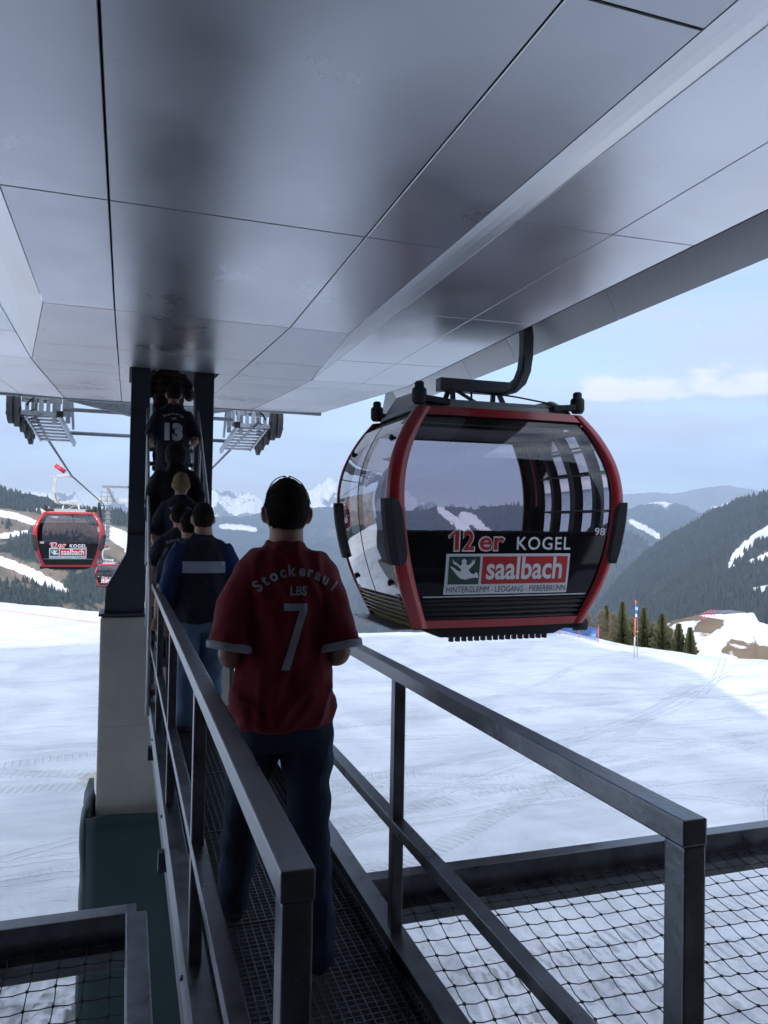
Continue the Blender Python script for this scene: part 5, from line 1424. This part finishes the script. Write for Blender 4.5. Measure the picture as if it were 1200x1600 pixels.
    for s, sh, el, wr in ((-1, sh_l, el_l, wr_l), (1, sh_r, el_r, wr_r)):
        e, w_, h_ = q3(el), q3(wr), q3(sh); 
        if top == 'tee':
            end = h_.lerp(e, .93); limb(b, [h_+Vector((-s*.03, 0, -.01)), h_.lerp(e, .45), end], [.078*S, .083*S, .086*S])
        else:
            limb(b, [h_+Vector((-s*.03, 0, -.01)), h_.lerp(e, .5), e, e.lerp(w_, .5), w_.lerp(e, .05)], [.088*S*lo_, .086*S*lo_, .074*S*lo_, .066*S*lo_, .05*S*lo_])
    if top == 'hoodup': ellip(b, hc+Vector((0, -.035, .0))*HR, (.112*HR, .105*HR, .145*HR), 20); ellip(b, q3((0, -.06, 1.5)), (.12*S, .08*S, .09*S), 14)
    if top == 'hoodie':
        ellip(b, q3((0, -.07, 1.47)), (.115*S, .07*S, .085*S), 16); ellip(b, q3((0, -.10, 1.40)), (.075*S, .045*S, .09*S), 14)
    me = remesh(b, vox, 4, fold(seed, .011*S))
    # hollow the sleeve openings are hidden by the arm; keep shirt as a closed garment
    tm = cloth_mat('shirt_cloth', topc)
    shirt = finish('shirt' if top == 'tee' else 'jacket', me, tm, t)
    if cuff:
        for s, sh, el in ((-1, sh_l, el_l), (1, sh_r, el_r)):
            h_, e = q3(sh), q3(el); d = (e-h_).normalized(); en = h_.lerp(e, .93); q = MB()
            limb(q, [en-d*.020*S, en-d*.004*S, en+d*.012*S], [.0925*S, .094*S, .0935*S], 28)
            me = remesh(q, vox, 2, wrinkle(seed, .002*S)); finish('sleeve_cuff', me, cloth_mat('cuff_cloth', cuff), t)
    for kind, args in decals:
        if kind == 'arc': V, P = arc_text(*args)
        elif kind == 'text': V, P = flat_text(*args)
        elif kind == 'poly':
            from mathutils.geometry import tessellate_polygon
            V = args; P = [tuple(tr) for tr in tessellate_polygon([[Vector((x, y, 0)) for x, y in V]])]
        V = [(x*S, z*S) for x, z in V]
        dm = project_decal(shirt.data, V, P, .0035)
        o = link({'arc': 'lettering', 'text': 'number', 'poly': 'number'}[kind] if kind != 'poly' or len(args) > 4 else 'reflective_stripe', dm, cloth_mat('print', decalc, .6), t)
    # ---- hair
    bm = bmesh.new(); bmesh.ops.create_icosphere(bm, subdivisions=4, radius=1)
    hx, hy, hz_ = .081*HR, .101*HR, .112*HR; c0 = hc+Vector((0, -.008, .010))*HR
    rm = []
    for v in bm.verts:
        d = v.co.copy(); thr_ = -.12 if d.y > .35 else (-.80-hairlen if d.y < -.25 else -.80-hairlen+(d.y+.25)/.6*.72)
        if abs(d.x) > .88 and abs(d.y) < .25 and d.z < .05: thr_ = max(thr_, -.05)
        if d.y > .55: thr_ = .42
        if d.z < thr_: rm.append(v)
        k = 1+.035*noise.noise(d*4+Vector((seed, 0, 0)))+.012*noise.noise(d*15)+(.05 if d.z > .5 else 0)*(1 if hairlen > .05 else .3)
        if d.z < -.2: k *= 1-.07*min(1, (-d.z-.2)/.5)*(1 if hairlen < .2 else -2.2)
        v.co = Vector((d.x*hx*k, d.y*hy*k, d.z*hz_*k))+c0
    bmesh.ops.delete(bm, geom=rm, context='VERTS')
    hm = bpy.data.meshes.new('hair'); bm.to_mesh(hm)
    nv = [([v.co.copy() for v in f.verts], f.normal.copy()) for f in bm.faces]; bm.free()
    q = MB(); q.add([v.co for v in hm.vertices], [tuple(p.vertices) for p in hm.polygons], 0, True); rs = random.Random(seed)
    for _ in range(strands):
        tri_, n_ = rs.choice(nv); u_, v_ = rs.random(), rs.random(); u_, v_ = (u_, v_) if u_+v_ < 1 else (1-u_, 1-v_); c = tri_[0]*(1-u_-v_)+tri_[1]*u_+tri_[2]*v_-n_*.001
        d = (n_*.35+Vector((rs.uniform(-.3, .3), rs.uniform(-.3, .3), -.9+rs.uniform(0, .3)))).normalized(); ln = rs.uniform(.005, .012)*(1+hairlen*3)
        sd = d.orthogonal().normalized()*.0012*sk; q.add([c-sd, c+sd, c+d*ln+n_*.001], [(0, 1, 2)])
    bpy.data.meshes.remove(hm)
    q.build('hair', mat_basic('hair_colour', hair, .85, 0, .35, 40, spec=.12, rvar=.05), t, False)
    if glasses:
        g_ = MB(); c = hc+Vector((0, -.012, .108))*HR; N_ = 14
        for s in (-1, 1):
            pts = [c+Vector((s*(.006+.054*k/N_), .015+.02*math.sin(k/N_*3.1), .022-.030*(k/N_)**2.2)) for k in range(N_+1)]; g_.tube(pts, .0022, 6)
            g_.tube([c+Vector((s*.060, .015, -.008)), c+Vector((s*.078, -.01, -.045)), c+Vector((s*.086, -.03, -.085))], .0022, 6)
            g_.tube([c+Vector((s*.012, .02, .020)), c+Vector((s*.016, .045, -.005)), c+Vector((s*.045, .055, -.012)), c+Vector((s*.058, .035, -.006)), c+Vector((s*.060, .015, -.008))], .0018, 6)
        g_.tube([c+Vector((-.012, .02, .020)), c+Vector((0, .018, .016)), c+Vector((.012, .02, .020))], .002, 6)
        tag(g_.build('glasses', M['black'], t))
    gname = 'shirt' if top == 'tee' else 'jacket'
    nest(t, {'eye': 'body', 'lettering': gname, 'number': gname, 'reflective_stripe': gname, 'sleeve_cuff': gname, 'glasses': 'hair'})
    return t
arms_down = dict(el_l=(-.25, -.03, 1.14), wr_l=(-.26, .05, .88), el_r=(.25, -.03, 1.14), wr_r=(.26, .05, .88))
climb = dict(kn_l=(-.11, .22, .62), an_l=(-.11, .20, .24), kn_r=(.10, .04, .49), an_r=(.10, -.03, .10))
seven = [(-.045, 1.30), (-.045, 1.272), (.022, 1.272), (-.052, 1.045), (-.018, 1.045), (.055, 1.27), (.055, 1.30)]
seven = [(x*.86+.02, 1.23+(z-1.17)*.95+.0) for x, z in seven]
make_person('man in red number 7 shirt and dark jeans, glasses pushed up on his head', (.583, 2.90, FL), 1.80, R_(-5), 'tee', (.155, .006, .014), (.018, .030, .055), (.016, .013, .011), 0., .0085,
            cuff=(.30, .31, .36), decalc=(.30, .30, .34), glasses=True, strands=6000, seed=3,
            legs=dict(kn_l=(-.135, .16, .52), an_l=(-.155, .26, .13), kn_r=(.11, .0, .49), an_r=(.13, -.11, .10), pit_l=-.25),
            arms=dict(el_l=(-.206, -.05, 1.16), wr_l=(-.15, .17, 1.10), el_r=(.206, -.05, 1.16), wr_r=(.15, .17, 1.10)),
            shw=.150, torso=[(.885, .192, .145), (.94, .206, .150), (1.03, .193, .142), (1.16, .185, .136), (1.30, .188, .132), (1.42, .192, .122), (1.50, .180, .108), (1.545, .134, .092), (1.555, .088, .080), (1.58, .073, .076)],
            decals=[('arc', ('Stockerau I', .03, 1.497, .185, .042, .035, .92, .16)), ('text', ('LBS', .035, 1.40, .035, .025, .9)), ('poly', seven)])
bj = make_person('boy in black and blue jacket with pale back stripe and light blue jeans', (.585, 6.28, FL), 1.80, R_(2), 'hoodie', (.010, .012, .022), (.10, .155, .25), (.022, .015, .012), .08, .012, decalc=(.30, .33, .42),
            arms=arms_down, seed=5, loose=1.12, pants_r=1.12, decals=[('poly', [(-.165, 1.355), (.165, 1.355), (.165, 1.265), (-.165, 1.265)])], shoes=(.12, .12, .13), strands=1500)
for ch in [x for x in COL.objects if x.parent == bj and x.name.startswith('jacket')]:
    ch.data.materials.append(cloth_mat('blue_sleeve_cloth', (.007, .022, .09)))
    for p_ in ch.data.polygons:
        c_ = p_.center
        if abs(c_.x)+.02*noise.noise(c_*30) > .160-.25*max(0, c_.z-1.40) and c_.z > (1.05 if abs(c_.x) > .22 else 1.24): p_.material_index = 1
make_person('dark haired boy in navy lettered shirt directly ahead of the blue jacket, arm hanging down', (.525, 6.86, FL+.0), 1.74, R_(14), 'tee', (.012, .014, .026), (.014, .016, .022), (.014, .011, .01), .05, .013, decalc=(.40, .42, .48),
            arms=arms_down, seed=8, decals=[('arc', ('Stockerau', .0, 1.47, .19, .034, .012, .95, .22))], strands=700)
make_person('dark haired boy in navy lettered shirt at the foot of the stairs', (.475, 7.36, FL+.2), 1.62, R_(-9), 'tee', (.012, .014, .026), (.014, .016, .022), (.014, .011, .01), .05, .013, decalc=(.40, .42, .48),
            arms=arms_down, seed=9, legs=climb, decals=[('arc', ('Stockerau', .0, 1.47, .19, .034, .012, .95, .22))], strands=700)
make_person('blond boy in a dark lettered shirt on the lower stairs holding the rail', (.50, 7.72, FL+.55), 1.58, R_(-16), 'tee', (.012, .014, .026), (.014, .016, .022), (.30, .22, .13), .05, .013, decalc=(.40, .42, .48),
            arms=dict(el_l=(-.26, -.06, 1.10), wr_l=(-.30, .14, 1.02), el_r=(.25, -.03, 1.14), wr_r=(.26, .12, .95)), seed=10, legs=climb, decals=[('arc', ('Stockerau', .03, 1.47, .19, .034, .012, .95, .22)), ('text', ('LBS', .03, 1.385, .032, .012))], strands=1800)
make_person('person in a long black coat with its hood up climbing the stairs below number 13', (.475, 8.12, FL+.85), 1.62, R_(0), 'hoodup', (.006, .006, .009), (.008, .009, .012), (.008, .007, .007), .75, .014, arms=arms_down, seed=12, legs=climb, lean=.16, loose=1.2,
            torso=[(.62, .21, .17), (.80, .205, .16), (.95, .2, .148), (1.05, .192, .138), (1.18, .195, .135), (1.30, .212, .135), (1.40, .215, .125), (1.47, .190, .108), (1.52, .135, .092), (1.55, .092, .082), (1.575, .074, .076)], strands=700)
make_person('person in a dark number 13 football shirt high on the stairs between the column legs', (.485, 9.0, FL+1.50), 1.74, R_(0), 'tee', (.012, .014, .026), (.010, .012, .018), (.014, .011, .01), .05, .013, decalc=(.62, .64, .70),
            arms=dict(el_l=(-.25, -.02, 1.15), wr_l=(-.24, .2, 1.1), el_r=(.25, -.02, 1.15), wr_r=(.25, .2, 1.12)), seed=14, legs=climb, lean=.10,
            decals=[('arc', ('Stockerau', .0, 1.46, .19, .034, .012, .95, .22)), ('text', ('LBS', .0, 1.385, .030, .012)), ('text', ('13', .0, 1.225, .21, .07, .95))], strands=500)
M['plaid'] = None
pl = make_person('topmost person in a dark plaid shirt disappearing into the roof hatch', (.47, 9.86, FL+2.12), 1.74, R_(0), 'jacket', (.05, .02, .02), (.010, .012, .018), (.014, .011, .01), .05, .014, arms=dict(el_l=(-.26, .0, 1.2), wr_l=(-.25, .2, 1.25), el_r=(.26, .05, 1.2), wr_r=(.27, .22, 1.28)), seed=16, legs=climb, lean=.25, strands=300)
for ch in [x for x in COL.objects if x.parent == pl and x.name.startswith('jacket')]:
    m, n, l, b = newmat('plaid_cloth'); t_ = n.new('ShaderNodeTexCoord')
    def bands(d, sc_):
        wv = n.new('ShaderNodeTexWave'); wv.bands_direction = d; wv.inputs['Scale'].default_value = sc_; wv.inputs['Distortion'].default_value = .4; l.new(t_.outputs['Object'], wv.inputs['Vector'])
        cr = n.new('ShaderNodeValToRGB'); cr.color_ramp.elements[0].position = .55; cr.color_ramp.elements[1].position = .75; l.new(wv.outputs['Fac'], cr.inputs['Fac']); return cr.outputs['Color']
    a_ = n.new('ShaderNodeMix'); a_.data_type = 'RGBA'; a_.inputs['A'].default_value = (.018, .014, .016, 1); a_.inputs['B'].default_value = (.06, .04, .04, 1); l.new(bands('Z', 3.5), a_.inputs['Factor'])
    b2 = n.new('ShaderNodeMix'); b2.data_type = 'RGBA'; b2.inputs['B'].default_value = (.09, .03, .028, 1); l.new(a_.outputs['Result'], b2.inputs['A'])
    mu = n.new('ShaderNodeMath'); mu.operation = 'MULTIPLY'; mu.inputs[1].default_value = .6; l.new(bands('X', 3.5), mu.inputs[0]); l.new(mu.outputs[0], b2.inputs['Factor'])
    l.new(b2.outputs['Result'], b.inputs['Base Color']); b.inputs['Roughness'].default_value = .9; ch.data.materials.clear(); ch.data.materials.append(m)
